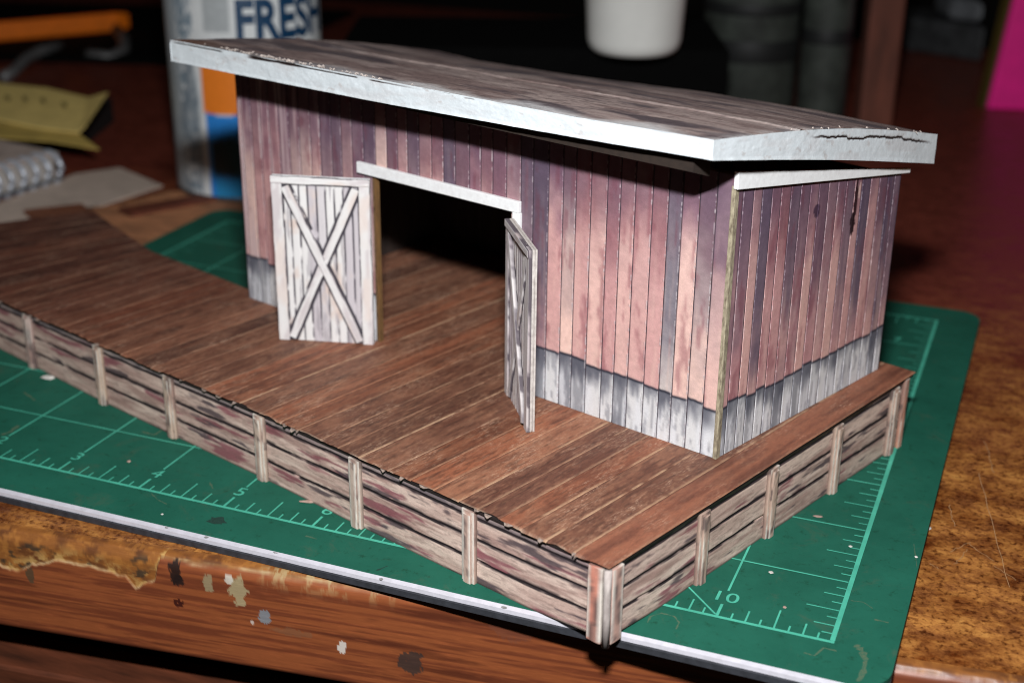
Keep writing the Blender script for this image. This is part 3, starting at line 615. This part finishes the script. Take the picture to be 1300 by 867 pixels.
# doors
M_door = vcmat('whitewashed_door', .75, 90, .12, .3, .008, spec=.3)
def door(h, f, z0, z1, side, seed, th, gray, label):
    """h hinge, f free end in (a,b); side=+1/-1 picks the braced face"""
    H = L(h[0], h[1], 0); F_ = L(f[0], f[1], 0); W = (F_-H).length; X = (F_-H)/W; N = X.cross(Z)*side
    HT = z1-z0
    def fr(s, d, t):
        s, d, t = np.broadcast_arrays(s, d, t)
        return np.array(H)+s[..., None]*np.array(X)+d[..., None]*np.array(N)+(z0+t)[..., None]*np.array(Z)
    core = MB(); core.box(Vector(fr(0, -th, 0)), X*W, N*th*.42, Z*HT, .004); core.box(Vector(fr(.012, -th*.6, .01)), X*(W-.03), N*th*.3, Z*(HT-.02), 0); core.box(Vector(fr(0, -th*.45, 0)), X*(W-.004), N*th*.45, Z*HT, .004); dr_ = core.build('door', M_trim if th < .045 else M_trimg, shed); dr_['label'] = label
    S, T_ = np.meshgrid(np.linspace(.0, W, 150), np.linspace(0.0, HT, 150), indexing='ij')
    nbd = 11; e = S/W*nbd+(.12 if th < .045 else .0)*(fbm(T_*1.5, T_*0, seed)-.5); K = np.floor(e).astype(int); fr_ = np.abs(e-np.round(e))
    c = np.zeros(S.shape+(3,))+np.array([242, 240, 238]); c = mixc(c, (206, 198, 204), sm(.6, 1, _G[(K*7) % 256, 9])); c = mixc(c, (232, 214, 204), sm(.55, .75, fbm(S*4, T_*3, seed+1)))
    c = mixc(c, (160, 154, 160), .5*sm(.6, .74, fbm(S*20+K, T_*2.4, seed+2)))
    c = mixc(c, (74, 70, 78), .95*sm(.12, .06, fr_)*sm(.25, .5, fbm(S*3, T_*4, seed+3)))
    c = mixc(c, (96, 90, 96), .6*sm(.05, 0, np.minimum(np.minimum(S, W-S)-.10, HT-T_-.07)*(1))*sm(.4, .6, fbm(S*7, T_*7, seed+4)))
    for (s0, t0, s1, t1) in ((.15, HT-.11, W-.15, .035), (W-.15, HT-.11, .15, .035)):
        ln_ = math.hypot(s1-s0, t1-t0); dd_ = np.abs((S-s0)*(t1-t0)-(T_-t0)*(s1-s0))/ln_; c = mixc(c, (58, 54, 62), .9*sm(.078, .066, dd_)*sm(.25, .4, fbm(S*6, T_*6, seed+7)))
    for dd_ in (np.abs(S-.12), np.abs(S-W+.12), np.abs(T_-HT+.085)): c = mixc(c, (58, 54, 62), .85*sm(.018, .008, dd_)*sm(.3, .45, fbm(S*6, T_*6, seed+8)))
    c = c*gray
    obj('planking', fr(S, .005+.006*sm(.05, .2, fr_)+.004*fbm(S*9, T_*6, seed+5), T_), gridf(*S.shape), M_door, dr_, c, smooth=True)
    def board(name, s0, t0, s1, t1, wd, d0, d1, sd):
        P0 = np.array([s0, t0]); P1 = np.array([s1, t1]); D = P1-P0; ln_ = np.hypot(*D); D /= ln_; Nn = np.array([-D[1], D[0]])
        n = 46; prof_ = [(-wd/2, d0), (-wd/2, d1*.92), (-wd/2+.008, d1), (-wd/6, d1), (wd/6, d1), (wd/2-.008, d1), (wd/2, d1*.92), (wd/2, d0)]
        I, Q = np.meshgrid(range(8), np.linspace(0, ln_, n), indexing='ij'); ww = np.array([q[0] for q in prof_])[I]; dd = np.array([q[1] for q in prof_])[I]
        ww = ww+(.014 if th < .045 else .003)*(fbm(Q*3.5, Q*0+(I > 3)*3, sd)-.5); dd = dd+(.006 if th < .045 else .0015)*(fbm(Q*9+I, ww*20, sd+1)-.5)
        ss = P0[0]+D[0]*Q+Nn[0]*ww; tt = P0[1]+D[1]*Q+Nn[1]*ww
        c = np.zeros(I.shape+(3,))+np.array([242, 240, 238]); c = mixc(c, (206, 194, 196), .6*sm(.48, .68, fbm(ww*20, Q*3, sd+2))); c = mixc(c, (236, 214, 202), .5*sm(.6, .75, fbm(ww*6, Q*2, sd+3)))
        c = mixc(c, (80, 74, 80), .9*((I == 0) | (I == 7))); c = mixc(c, (92, 84, 92), .9*((I == 1) | (I == 6))*sm(.4, .6, fbm(Q*6, Q*0, sd+4)))
        if th > .045: c = mixc(c, (255, 255, 255), .8*((I == 2) | (I == 5)))  # right door only: lit board edges painted in as white highlights
        F4 = [list(map(int, q)) for q in gridf(8, n)]+[[i*n for i in range(8)][::-1], [i*n+n-1 for i in range(8)]]
        obj(name, fr(ss, dd, tt).reshape(-1, 3), F4, M_door, dr_, c*gray)
    board('stile', .06, .0, .055, HT-.0, .12, 0, .034, seed+10); board('stile', W-.06, 0, W-.058, HT, .12, 0, .034, seed+20)
    board('rail', .0, HT-.035, W, HT-.04, .075, 0, .046, seed+30)
    q1, q2 = (.030, .050) if th > .045 else (.050, .030)
    board('brace', W-.15, HT-.11, .15, .035, .086, 0, q1, seed+50); board('brace', .15, HT-.11, W-.15, .035, .086, 0, q2, seed+40)
    return dr_
door((4.83, 1.86), (5.725, 1.25), .797, 2.70, -1, 500, .04, np.array([1., 1, 1]), 'left door, standing open flat towards the viewer')
door((2.88, 1.94), (2.07, 1.37), .803, 2.675, 1, 540, .05, np.array([.97, .95, .95]), 'right door, seen nearly edge on')
print('doors ok')

# roof
roofM = vcmat('roof_paper', .7, 40, .4, .5, .015, stretch=(.5, 1.5, 1), spec=.35)
fasM = vcmat('fascia_paint', .5, 22, .05, .08, .006, spec=.5)
bFn = lambda a: 1.45-.30*(a-.2)/7.0
bBn = lambda a: 5.4-.28*(a-.15)/6.9
bt_ = lambda a, t: bFn(a)*(1-t)+bBn(a)*t
aR = lambda t: .21-.06*t
aL = lambda t: 7.22-.17*t
def Tz(a, t):
    f_ = np.interp(a, [.2, 1.55, 3.82, 7.22], [4.035, 4.0, 3.985, 3.965]); bk_ = np.interp(a, [.15, 1.5, 2.9, 4.7, 6.35, 7.05], [3.375, 3.415, 3.40, 3.325, 3.295, 3.33])
    return f_*(1-t)+bk_*t+.075*np.sin(math.pi*t)
def Bz(a, t):
    f_ = np.interp(a, [.2, 1.55, 3.82, 7.22], [3.875, 3.83, 3.772, 3.735]); bk_ = np.interp(a, [.15, 7.05], [3.08, 3.10])
    return f_*(1-t)+bk_*t+.022*np.sin(math.pi*t)
rb = MB()
NA, NT = 24, 10
for i in range(NA+1):
    for j in range(NT+1):
        t = j/NT; a = aR(t)+(aL(t)-aR(t))*i/NA; rb.v.append(tuple(L(a, bt_(a, .005+.99*t), float(Bz(a, t)))))
k = len(rb.v)
for i in range(NA+1):
    for j in range(NT+1):
        t = j/NT; a = aR(t)+(aL(t)-aR(t))*i/NA; rb.v.append(tuple(L(a, bt_(a, .005+.99*t), float(Tz(a, t))-.03)))
q4 = gridf(NA+1, NT+1); rb.f += [list(map(int, f)) for f in q4]+[[int(x)+k for x in f[::-1]] for f in q4]
for i in range(NA):
    for j in (0, NT): p0 = i*(NT+1)+j; p1 = p0+NT+1; rb.f.append([p0, p1, p1+k, p0+k])
for j in range(NT):
    for i in (0, NA): p0 = i*(NT+1)+j; p1 = p0+1; rb.f.append([p0, p1, p1+k, p0+k])
roof = rb.build('roof', plain('roof_card', (120, 78, 50), .9, 20, .3), shed)
S, T_ = np.meshgrid(np.linspace(0, 1, 620), np.linspace(0, 1, 230), indexing='ij')
A = aR(T_)+(aL(T_)-aR(T_))*S; B = bt_(A, T_)
n_len = fbm(A*1.1+.6*fbm(A*.7, B*2, 80), B*5, 81); n2_ = fbm(A*2.2, B*18, 82); n3_ = fbm(A*8, B*30, 83)
c = np.zeros(A.shape+(3,))+np.array([178, 158, 152]); c = mixc(c, (122, 98, 94), .6*sm(.40, .62, n_len)); c = mixc(c, (84, 74, 80), .8*sm(.52, .68, fbm(A*.9+3, B*3.2, 84)))
c = mixc(c, (206, 186, 176), .3*sm(.55, .72, n2_)); c = mixc(c, (78, 64, 64), .35*sm(.56, .7, n3_))
fe = B-bFn(A); white = sm(.26, .02, fe+.55*(fbm(A*1.6, B*3, 85)-.55))*np.interp(A, [.2, 5, 6.2, 7.6], [1, .9, .3, .15]); c = mixc(c, (232, 230, 230), np.clip(white, 0, 1)*.9)
c = mixc(c, (120, 70, 44), sm(.45, .1, fe)*sm(6.2, 7.2, A)*.7)
ridge = np.exp(-((fe-(1.2+.25*fbm(A*1.2, A*0, 86)+.05*A))/.02)**2); c = mixc(c, (214, 200, 192), ridge*.55*sm(.4, .6, fbm(A*3, A*0, 87)))
zz = Tz(A, T_)+.012*(fbm(A*3, B*6, 88)-.5)+.016*ridge+.02*(fbm(A*9, B*9, 89)-.4)*np.exp(-fe/.1)*np.interp(A, [.2, 4, 6, 7.6], [.3, .6, 1.6, .3])
er = np.exp(-(A-aR(T_))/.1); zz = zz+.02*er*(fbm(A*9, B*8, 90)-.3)*sm(2.2, 3.2, B); c = mixc(c, (222, 216, 214), er*sm(.45, .6, fbm(A*7, B*6, 91))*.9)
jf = .018*(fbm(A*7, A*0, 92, 5)-.5)*(T_ == 0); 
obj('roof_covering', Ln(A, B+jf-.012*(T_ == 0), zz), gridf(*A.shape), roofM, roof, c, smooth=True)
# back lip so the covering is not paper thin from behind
# painted fascias
def fascia(name, pt, n, seed, ln_, crack):
    S, T_ = np.meshgrid(np.linspace(0, 1, n), np.linspace(0, 1, 34), indexing='ij'); X_ = S*ln_
    lump = .6*fbm(X_*1.6, T_*1.2, seed, 3)+.4*fbm(X_*7, T_*3, seed+7, 5)*sm(.4, .65, fbm(X_*1.1, T_*0, seed+8))*2; fl_ = fbm(X_*18, T_*5, seed+1, 4)
    d = .004+.011*lump+.003*fl_; d = d+.008*sm(.15, .0, T_)*lump
    c = np.zeros(S.shape+(3,))+np.array([230, 238, 242]); c = mixc(c, (218, 220, 222), .6*sm(.55, .72, fbm(X_*2.4, T_*2, seed+2))); c = mixc(c, (190, 180, 176), .4*sm(.72, .78, fbm(X_*9, T_*4, seed+3)))
    ck = crack(X_, T_, seed); c = mixc(c, (34, 22, 20), ck); d = d-.008*ck
    topw = .004*0
    tt = np.clip(T_, 0, 1)
    return obj(name, pt(S, d, tt), gridf(*S.shape), fasM, roof, c, smooth=True)
def crF(X_, T_, s):   # X from right corner leftwards (7.45 long)
    pos = .90+.05*(fbm(X_*5, X_*0, s+9, 5)-.5); on = sm(.40, .50, fbm(X_*1.5, X_*0, s+10))*sm(3.2, 4.0, X_)*sm(7.3, 6.9, X_)+.0
    wv = .035+.08*np.exp(-((X_-5.75)/.35)**2)+.05*np.exp(-((X_-5.1)/.2)**2)
    low = sm(.55, .62, fbm(X_*2.6, X_*0, s+14))*(X_ > 1.8)*(X_ < 3.3)*.5
    return np.clip(sm(wv, wv*.5, np.abs(T_-pos))*np.clip(on+low, 0, 1), 0, 1)
def crS(X_, T_, s):
    pos = .74+.16*(fbm(X_*3, X_*0, s+9, 5)-.5)+.10*(fbm(X_*16, X_*0, s+12, 3)-.5)-.05*np.exp(-((X_-2.3)/.2)**2); on = sm(1.45, 1.75, X_)*sm(3.9, 3.5, X_)
    return np.clip(sm(.05, .02, np.abs(T_-pos))*on, 0, 1)
def pF(S, d, t):
    a = aR(0)-.01+(aL(0)-aR(0)+.02)*S; return Ln(a, bFn(a)-d, Bz(a, 0)-.006+(Tz(a, 0)+.004-Bz(a, 0)+.006)*t)
def pS(S, d, t):
    a = aR(S); return Ln(a-d, bt_(a, S)-.018+.03*S, Bz(a, S)-.006+(Tz(a, S)+.006-Bz(a, S)+.006)*t)
def pL(S, d, t):
    a = aL(S); return Ln(a+d, bt_(a, S)-.018+.03*S, Bz(a, S)-.006+(Tz(a, S)-.03-Bz(a, S)+.006)*t)
def pB(S, d, t):
    a = aR(1)-.01+(aL(1)-aR(1)+.02)*S; return Ln(a, bBn(a)+d, Bz(a, 1)-.006+(Tz(a, 1)+.006-Bz(a, 1)+.006)*t)
fascia('fascia', pF, 760, 600, 7.02, crF); fascia('fascia', pS, 420, 620, 3.95, crS)
nocr = lambda X_, T_, s: 0*X_
fascia('fascia', pL, 200, 640, 3.95, nocr); 
# added wedge standing in for the brown eave underside, deeper towards the near corner
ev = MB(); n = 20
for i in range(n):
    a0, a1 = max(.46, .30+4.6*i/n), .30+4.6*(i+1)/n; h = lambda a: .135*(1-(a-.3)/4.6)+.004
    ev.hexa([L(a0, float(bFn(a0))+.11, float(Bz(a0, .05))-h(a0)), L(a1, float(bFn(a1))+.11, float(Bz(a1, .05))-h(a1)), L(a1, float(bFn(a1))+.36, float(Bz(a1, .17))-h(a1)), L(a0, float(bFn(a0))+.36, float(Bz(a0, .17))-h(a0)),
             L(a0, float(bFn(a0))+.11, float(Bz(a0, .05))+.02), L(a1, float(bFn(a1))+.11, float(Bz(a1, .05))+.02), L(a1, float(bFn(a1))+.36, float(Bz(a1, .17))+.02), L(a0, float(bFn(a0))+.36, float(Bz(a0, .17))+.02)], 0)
ev.build('eave_wedge', plain('eave_brown', (44, 33, 26), .9), roof)
# torn paper fibres on the roof lip
tf = MB()
for i in range(112):
    if i < 100: a = random.gauss(5.3, .7); b_ = float(bFn(a))+random.uniform(-.01, .06); z_ = float(Tz(a, 0))+.004
    else: t = random.uniform(.3, .95); a = aR(t)+random.uniform(-.01, .05); b_ = float(bt_(a, t)); z_ = float(Tz(a, t))+.006
    if not .2 < a < 7.1 and i < 90: continue
    p = L(a, b_, z_); q = p+Vector((random.uniform(-1, 1), random.uniform(-1, 1), random.uniform(-.2, .35)))*.036; mid = (p+q)/2+Vector((random.uniform(-.4, .4), 0, .4))*.03
    tf.tube([p, mid, q], [.005, .004, .0025], 5)
tag(tf.build('torn_fibre', plain('fibre_white', (222, 208, 198), .8), roof, fix=False), kind='stuff')

# ------------------------------------------------------------------ crumbs and scraps on the mat
def crumb(u, v, z, s, col, label, name='paper_crumb', cat='paper crumb', long=1.0, ang=0):
    p = onz(u, v, z); r = random.Random(int(u*7+v)); vs_ = []; n = 7
    for lay, (k, h) in enumerate(((1, 0), (1.05, .25), (.6, .5))):
        for i in range(n):
            q = 2*math.pi*i/n; x_ = math.cos(q)*s*k*long*r.uniform(.7, 1.2); y_ = math.sin(q)*s*k*r.uniform(.7, 1.2)
            vs_.append((p.x+x_*math.cos(ang)-y_*math.sin(ang), p.y+x_*math.sin(ang)+y_*math.cos(ang), z+.003+h*s))
    f = [[i+l*n, (i+1) % n+l*n, (i+1) % n+(l+1)*n, i+(l+1)*n] for l in (0, 1) for i in range(n)]+[list(range(2*n, 3*n)), list(range(n))[::-1]]
    o = obj(name, vs_, f, col); tag(o, label, cat, 'loose paper bits on the mat'); return o
M_pb = plain('crumb_white', (226, 222, 214), .8); M_pk = plain('crumb_pink', (190, 160, 146), .8)
crumb(61, 480, 0, .05, M_pb, 'white paper crumb at the foot of the platform, left edge of photo', long=1.6, ang=.3)
crumb(394, 637, 0, .028, M_pk, 'pinkish torn shaving beside the numeral 6 on the mat', 'paper_shaving', long=3.6, ang=.45)
crumb(979, 727, 0, .022, M_pb, 'tiny white crumb just right of the 10 inch line')
crumb(1080, 694, 0, .018, M_pb, 'tiny white crumb against the right ruler below its second inch line')
crumb(996, 771, 0, .018, M_pk, 'tiny tan crumb at the tip of the half inch tick right of 10')
crumb(1177, 672, ZD, .03, M_pb, 'white sliver lying at the right edge of the mat', 'paper_sliver', long=1.8, ang=1.0)
crumb(1038, 656, 0, .02, M_pk, 'pale shred on the mat near the platform side', long=2.2, ang=.2)
crumb(164, 586, 0, .022, M_pk, 'brownish crumb left of the numeral 4 on the mat')
crumb(206, 653, 0, .014, M_pb, 'white speck between ruler and near edge below numeral 4')
crumb(1163, 707, 0, .016, M_pb, 'white speck close to the right edge of the mat')

# ------------------------------------------------------------------ background things
# food can
cc = Vector((-1.03, 10.42, ZD)); CR = 1.3
vd = Vector((cc.x-CAM.x, cc.y-CAM.y, 0)).normalized(); vr = Vector((vd.y, -vd.x, 0))
can = root('food_can', cc, 'blue and white printed can with FRESH in big letters behind the shed', 'can')
def canpt(ang, z, r=CR): return cc+(-vd*math.cos(ang)+vr*math.sin(ang))*r+Z*z
na, nz = 220, 150
Aq, Zq = np.meshgrid(np.linspace(-math.pi, math.pi, na), np.linspace(.1, 4.55, nz), indexing='ij')
sx_ = np.where(np.abs(Aq) < math.pi/2, np.sin(Aq)*98+305, np.where(Aq > 0, 420, 190)); row = 252-(Zq)*70
c = np.zeros(Aq.shape+(3,))+np.array([238, 242, 242])
c = mixc(c, (118, 140, 156), ((sx_ > 222)*(sx_ < 243)*sm(.45, .55, fbm(Aq*30, Zq*9, 70))*.8))
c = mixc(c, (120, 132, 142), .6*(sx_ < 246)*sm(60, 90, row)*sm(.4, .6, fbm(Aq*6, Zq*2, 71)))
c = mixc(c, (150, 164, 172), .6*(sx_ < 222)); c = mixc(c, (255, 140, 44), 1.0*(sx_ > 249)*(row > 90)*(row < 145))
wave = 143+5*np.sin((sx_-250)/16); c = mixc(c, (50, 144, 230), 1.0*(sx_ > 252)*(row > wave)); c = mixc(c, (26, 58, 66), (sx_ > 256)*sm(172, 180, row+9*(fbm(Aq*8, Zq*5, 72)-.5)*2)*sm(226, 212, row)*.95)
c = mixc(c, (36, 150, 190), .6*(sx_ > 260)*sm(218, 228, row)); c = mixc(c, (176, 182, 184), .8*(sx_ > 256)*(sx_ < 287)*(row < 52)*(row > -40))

pts = np.array(cc)+(-np.array(vd)*np.cos(Aq)[..., None]+np.array(vr)*np.sin(Aq)[..., None])*CR+np.array(Z)*Zq[..., None]
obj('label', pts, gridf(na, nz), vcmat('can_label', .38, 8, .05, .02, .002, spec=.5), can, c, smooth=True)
M_steel = plain('tin_steel', (120, 122, 126), .35, 10, .3, metal=.8)
MB().lathe(cc, [(0, .02), (1.22, .02), (1.3, .0), (1.33, .05), (1.3, .1), (1.29, .12)]).build('rim', M_steel, can, smooth=True)
MB().lathe(cc, [(1.29, 4.5), (1.3, 4.55), (1.33, 4.6), (1.3, 4.65), (1.22, 4.6), (0, 4.6)]).build('rim', M_steel, can, smooth=True)
v, f = textmesh('FRESH', .80, 'LEFT', .032)
me_ = []
for p in v:
    ang = math.asin(max(-1, min(1, (294-305)/98)))+p.x*.84/CR; me_.append(canpt(ang, 3.02+p.y*1.12, CR+.012))
obj('lettering', me_, f, plain('ink_blue', (16, 66, 104), .5), can)
# spiral notebook
e0 = Vector((-4.05, 9.05, ZD)); d1 = Vector((-.19, -.98, 0)).normalized(); d2 = Vector((-d1.y*-1, 0, 0)); d2 = Vector((-.98, .19, 0)).normalized()
nbk = root('spiral_notebook', e0+d1*2.5+d2*2, 'thick wire bound notebook with beige cover at the left edge', 'notebook')
MB().box(e0+d2*.2+Z*.05, d1*6, d2*4.8, Z*.42, .02).build('pages', plain('page_edges', (214, 206, 198), .9, 40, .35, stretch=(.2, .2, 5)), nbk)
MB().box(e0+d2*.12+d1*-.05+Z*.48, d1*6.1, d2*4.95, Z*.05, .02).build('cover', plain('cover_beige', (216, 196, 184), .8, 4, .2), nbk)
MB().box(e0+d2*.1+d1*-.1, d1*6.2, d2*5, Z*.045, .01).build('cover', plain('cover_grey', (92, 96, 104), .8), nbk)
M_wire = plain('wire_silver', (206, 212, 222), .3, 10, .1, metal=.3)
for i in range(22):
    o_ = e0+d1*(.1+i*.26)+d2*.18+Z*.27
    MB().tube([o_+d2*(-.28*math.cos(q))+Z*(.29*math.sin(q))+d1*(.05*q/6.28) for q in np.linspace(0, 2*math.pi, 20)], .045, 8).build('wire_loop', M_wire, nbk, smooth=True)
# paper sheets and card left of the mat
def sheet(name, px, z, th, mat_, label, cat):
    pl = [onz(u, v, z) for u, v in px]; o = MB().slab([(p.x, p.y) for p in pl], z, z+th).build(name, mat_); return tag(o, label, cat)
sheet('paper_sheet', [(207, 237), (152, 214), (96, 222), (-60, 282), (-60, 320), (60, 282), (130, 262)], ZD+.004, .02, plain('paper_grey', (214, 194, 178), .9, 3, .12), 'grey white paper sheet sticking out from under the wire bound notebook', 'paper')
sheet('brown_card', [(64, 268), (150, 262), (215, 244), (330, 246), (330, 268), (190, 316), (150, 330), (60, 300)], ZD+.004, .02, plain('card_tan', (208, 142, 98), .85, 5, .35, stretch=(.3, 1.4, 1)), 'tan wood coloured card between the platform and the can', 'card')
# yellow measuring strip, curled tip
yt = MB(); up = [onz(-40, 100, .75), onz(0, 106, .75), onz(60, 112, .75), onz(112, 124, .75), onz(137, 117, .95)]; dn = [onz(-40, 146, .55), onz(0, 152, .55), onz(50, 162, .52), onz(100, 168, .55), onz(108, 160, .62)]
tip = [onz(-40, 172, .5), onz(0, 176, .48), onz(50, 184, .45), onz(126, 190, .4), onz(112, 172, .52)]
allr = [up, dn, tip]; nn = len(up)
def cub(P_, m_):  # smooth resample
    o = []
    for i in range(len(P_)-1):
        for k in range(m_): t = k/m_; o.append(P_[i].lerp(P_[i+1], t))
    return o+[P_[-1]]
rows_ = [cub(r, 4) for r in (up, dn)]
k = len(rows_[0]); vv = []
for r in rows_: vv += r
vv += [p-Z*.03 for p in vv]
ff = [[i, i+1, k+i+1, k+i] for i in range(k-1)]+[[2*k+k+i, 2*k+k+i+1, 2*k+i+1, 2*k+i] for i in range(k-1)]+[[i, 2*k+i, 2*k+i+1, i+1] for i in range(k-1)]+[[k+i, k+i+1, 3*k+i+1, 3*k+i] for i in range(k-1)]+[[0, k, 3*k, 2*k], [k-1, 3*k-1, 4*k-1, 2*k-1]]
M_yel = plain('strip_yellow', (248, 220, 136), .6, 3, .1)
ymain = root('measuring_strip', onz(40, 150, .5), 'yellow printed measuring strip with curled tip lying behind the notebook', 'measuring strip')
yb = MB(); yb.v = [tuple(p) for p in vv]; yb.f = ff; yb.build('strip', M_yel, ymain)
lowp = [onz(-40, 150, .5), onz(0, 155, .5), onz(100, 170, .5), onz(126, 189, .42), onz(60, 178, .42), onz(-40, 172, .42)]
yb = MB(); yb.v = [tuple(p) for p in lowp]+[tuple(p-Z*.03) for p in lowp]; n6 = len(lowp); yb.f = [list(range(n6)), list(range(n6, 2*n6))[::-1]]+[[i, (i+1) % n6, n6+(i+1) % n6, n6+i] for i in range(n6)]
yb.build('lower_fold', plain('strip_yellow_fold', (200, 172, 92), .6, 3, .1), ymain)
for (u, v_, ch) in ((10, 128, '0'), (32, 129, '6'), (55, 131, '6'), (82, 137, '9')):
    v, f = textmesh(ch, .30, bold=.008); p = onz(u, v_, .70); ax = (onz(u+10, v_+2, .70)-p).normalized(); ay = (onz(u-1, v_-8, .72)-p).normalized()
    obj('numeral', [p+ax*q.x+ay*q.y*1.3+Z*.06 for q in v], f, plain('ink_olive', (110, 100, 50), .7), ymain)
MB().box(onz(-40, 186, ZD), onz(100, 192, ZD)-onz(-40, 186, ZD), Vector((-.8, 2.2, 0)), Z*.5, .02).build('notepad', plain('pad_dark', (30, 24, 24), .8), None)
tag(bpy.data.objects['notepad'], 'dark pad under the yellow measuring strip', 'notepad')
# orange handled tool at far left
hp, hq = onz(-60, 48, .25), onz(152, 30, .25)
tool = root('hacksaw', onz(60, 45, ZD), 'small hacksaw with bright orange frame and grey fittings in the dark at far left', 'saw')
d_ = (hq-hp); up_ = Z
MB().box(hp-Z*.22, d_, Vector((.1, .35, 0)), Z*.50, .08).build('frame', plain('orange_plastic', (255, 128, 22), .45, 3, .1), tool)
M_gr = plain('tool_grey', (136, 136, 136), .45, 8, .3, metal=.3)
MB().tube([onz(2, 100, -.05), onz(16, 92, .02), onz(32, 76, .1), onz(50, 66, .15), onz(76, 58, .2)], .13, 10).build('blade_arm', M_gr, tool, smooth=True)
MB().tube([onz(148, 38, .2), onz(158, 52, .1), onz(156, 66, .05), onz(140, 74, .0), onz(112, 70, .05)], .15, 10).build('end_hook', M_gr, tool, smooth=True)
# black box behind the shed carrying a white tub
def at(u, v, dep): return CAM+ray(u, v)*dep
tp = at(819, 75, 24.5); zt = tp.z-.02
bx = MB(); c0 = at(420, 60, 24.5); bx.box(Vector((-.2, 12.2, ZD)), Vector((6.6, 2.6, 0)), Vector((-1.2, 3.1, 0)), Z*(zt-ZD), .06)
stand = bx.build('black_box', plain('black_plastic', (8, 8, 8), .9, 6, .3, spec=.08), None); tag(stand, 'black box behind the shed carrying the white tub', 'box')
wR = 62/1781.47*24.5*1.0
tub = root('plastic_tub', Vector((tp.x, tp.y, zt)), 'plain white plastic tub with rounded bottom edge above the roof', 'tub')
ctr = Vector((tp.x, tp.y, zt))+vd*wR*.9
prof_ = [(0, .015), (wR*.72, .0), (wR*.86, .03), (wR*.95, .12), (wR*.99, .25), (wR*1.16, 2.6), (wR*1.2, 2.62), (wR*1.2, 2.7), (wR*1.1, 2.7), (wR*.95, .3), (0, .2)]
MB().lathe(ctr, prof_, 64).build('body', plain('tub_white', (246, 246, 240), .45, 2, .03), tub, smooth=True)
# grey green jars
M_jar = plain('jar_greygreen', (72, 78, 72), .6, 2, .4); M_band = plain('band_dark', (34, 36, 36), .6)
def jar(u, v, r, h, label, bands):
    p = onz(u, v, ZD); p = p+vd*r; rt = root('storage_jar', p, label, 'jar', 'grey green jars at the back of the desk')
    MB().lathe(p, [(0, 0), (r*.94, 0), (r, .1), (r, h*.8), (r*.9, h*.9), (r*.8, h), (0, h)]).build('body', M_jar, rt, smooth=True)
    for (z0, z1) in bands: MB().lathe(p, [(r*1.005, z0), (r*1.02, z0+.03), (r*1.02, z1-.03), (r*1.005, z1)]).build('band', M_band, rt, smooth=True)
jar(966, 158, 1.0, 5.2, 'wide grey green jar with dark bands behind the right half of the roof', [(1.25, 1.7), (2.2, 2.45)])
jar(1052, 156, .52, 5.4, 'narrow grey green jar beside the brown post', [(1.6, 1.9)])
# brown post
p = onz(1088, 175, ZD); q = onz(1131, 175, ZD)
tag(MB().box(p, q-p, Vector((-.2, .6, 0)), Z*9, .05).build('wooden_post', plain('post_brown', (118, 66, 50), .7, 3, .3, stretch=(1, 1, .2))), 'upright brown wooden post beside the narrow grey green jar', 'post')
# dim clutter and the pink folder
p = onz(1150, 66, ZD); q = onz(1246, 80, ZD)
met = root('metal_box', p, 'dim grey metal box in shadow left of the pink folder', 'box')
MB().box(p, q-p, Vector((-.7, 2, 0)), Z*.9, .1).build('body', plain('box_grey', (70, 72, 74), .5, 2, .5), met)
MB().box(p.lerp(q, .5)+Z*.95, (q-p)*.45, Vector((-.5, 1.2, 0)), Z*.55, .15).build('lid', plain('box_light', (120, 124, 128), .5, 2, .3), met)
p = onz(1254, 139, ZD); ex = (onz(1300, 141, ZD)-p).normalized()
pk = root('pink_folder', p, 'bright magenta pink folder standing upright at the right edge', 'folder')
lean = Vector((.5, .3, 0))
MB().hexa([p, p+ex*5, p+ex*5+vd*.5, p+vd*.5, p+Z*5+ex*.5, p+ex*5+Z*5, p+ex*5+Z*5+vd*.5, p+Z*5+vd*.5+ex*.5], .04).build('cover', plain('pink_card', (255, 24, 150), .5, 2, .08), pk)
MB().hexa([p+vd*.1-ex*.05, p+vd*.1-ex*.0, p+vd*.4-ex*.0, p+vd*.4-ex*.05, p+Z*5+vd*.1+ex*.42, p+Z*5+vd*.1+ex*.48, p+Z*5+vd*.4+ex*.48, p+Z*5+vd*.4+ex*.42], 0).build('spine', plain('spine_olive', (90, 74, 20), .7), pk)

# black case added under the saw to darken the back left
c_ = onz(-60, 92, .1)
tag(MB().box((-17, 15.6, ZD), (10.4, 3.2, 0), (-1, 8, 0), Z*.16, .05).build('added_black_case', MATS['black_plastic'], None), 'flat black case added under the orange saw to darken the far left', 'case')

# loose strips of stained wood beside the platform
for (q, z_, lb) in ((((30, 270), (104, 262), (140, 292), (66, 304)), ZD+.03, 'short reddish stained wood strip between notebook paper and the platform end'),
                   (((150, 268), (262, 249), (276, 255), (166, 276)), ZD+.03, 'long dark red brown wood strip on the tan card in front of the can')):
    pl = [onz(u, v, z_) for u, v in q]
    o = MB().slab([(p.x, p.y) for p in pl], z_, z_+.05).build('wood_strip', plain('strip_stain', (150, 92, 64) if q[0][0] < 100 else (120, 62, 42), .7, 8, .35, stretch=(.4, 2, 1)))
    tag(o, lb, 'wood strip', 'loose wood strips')
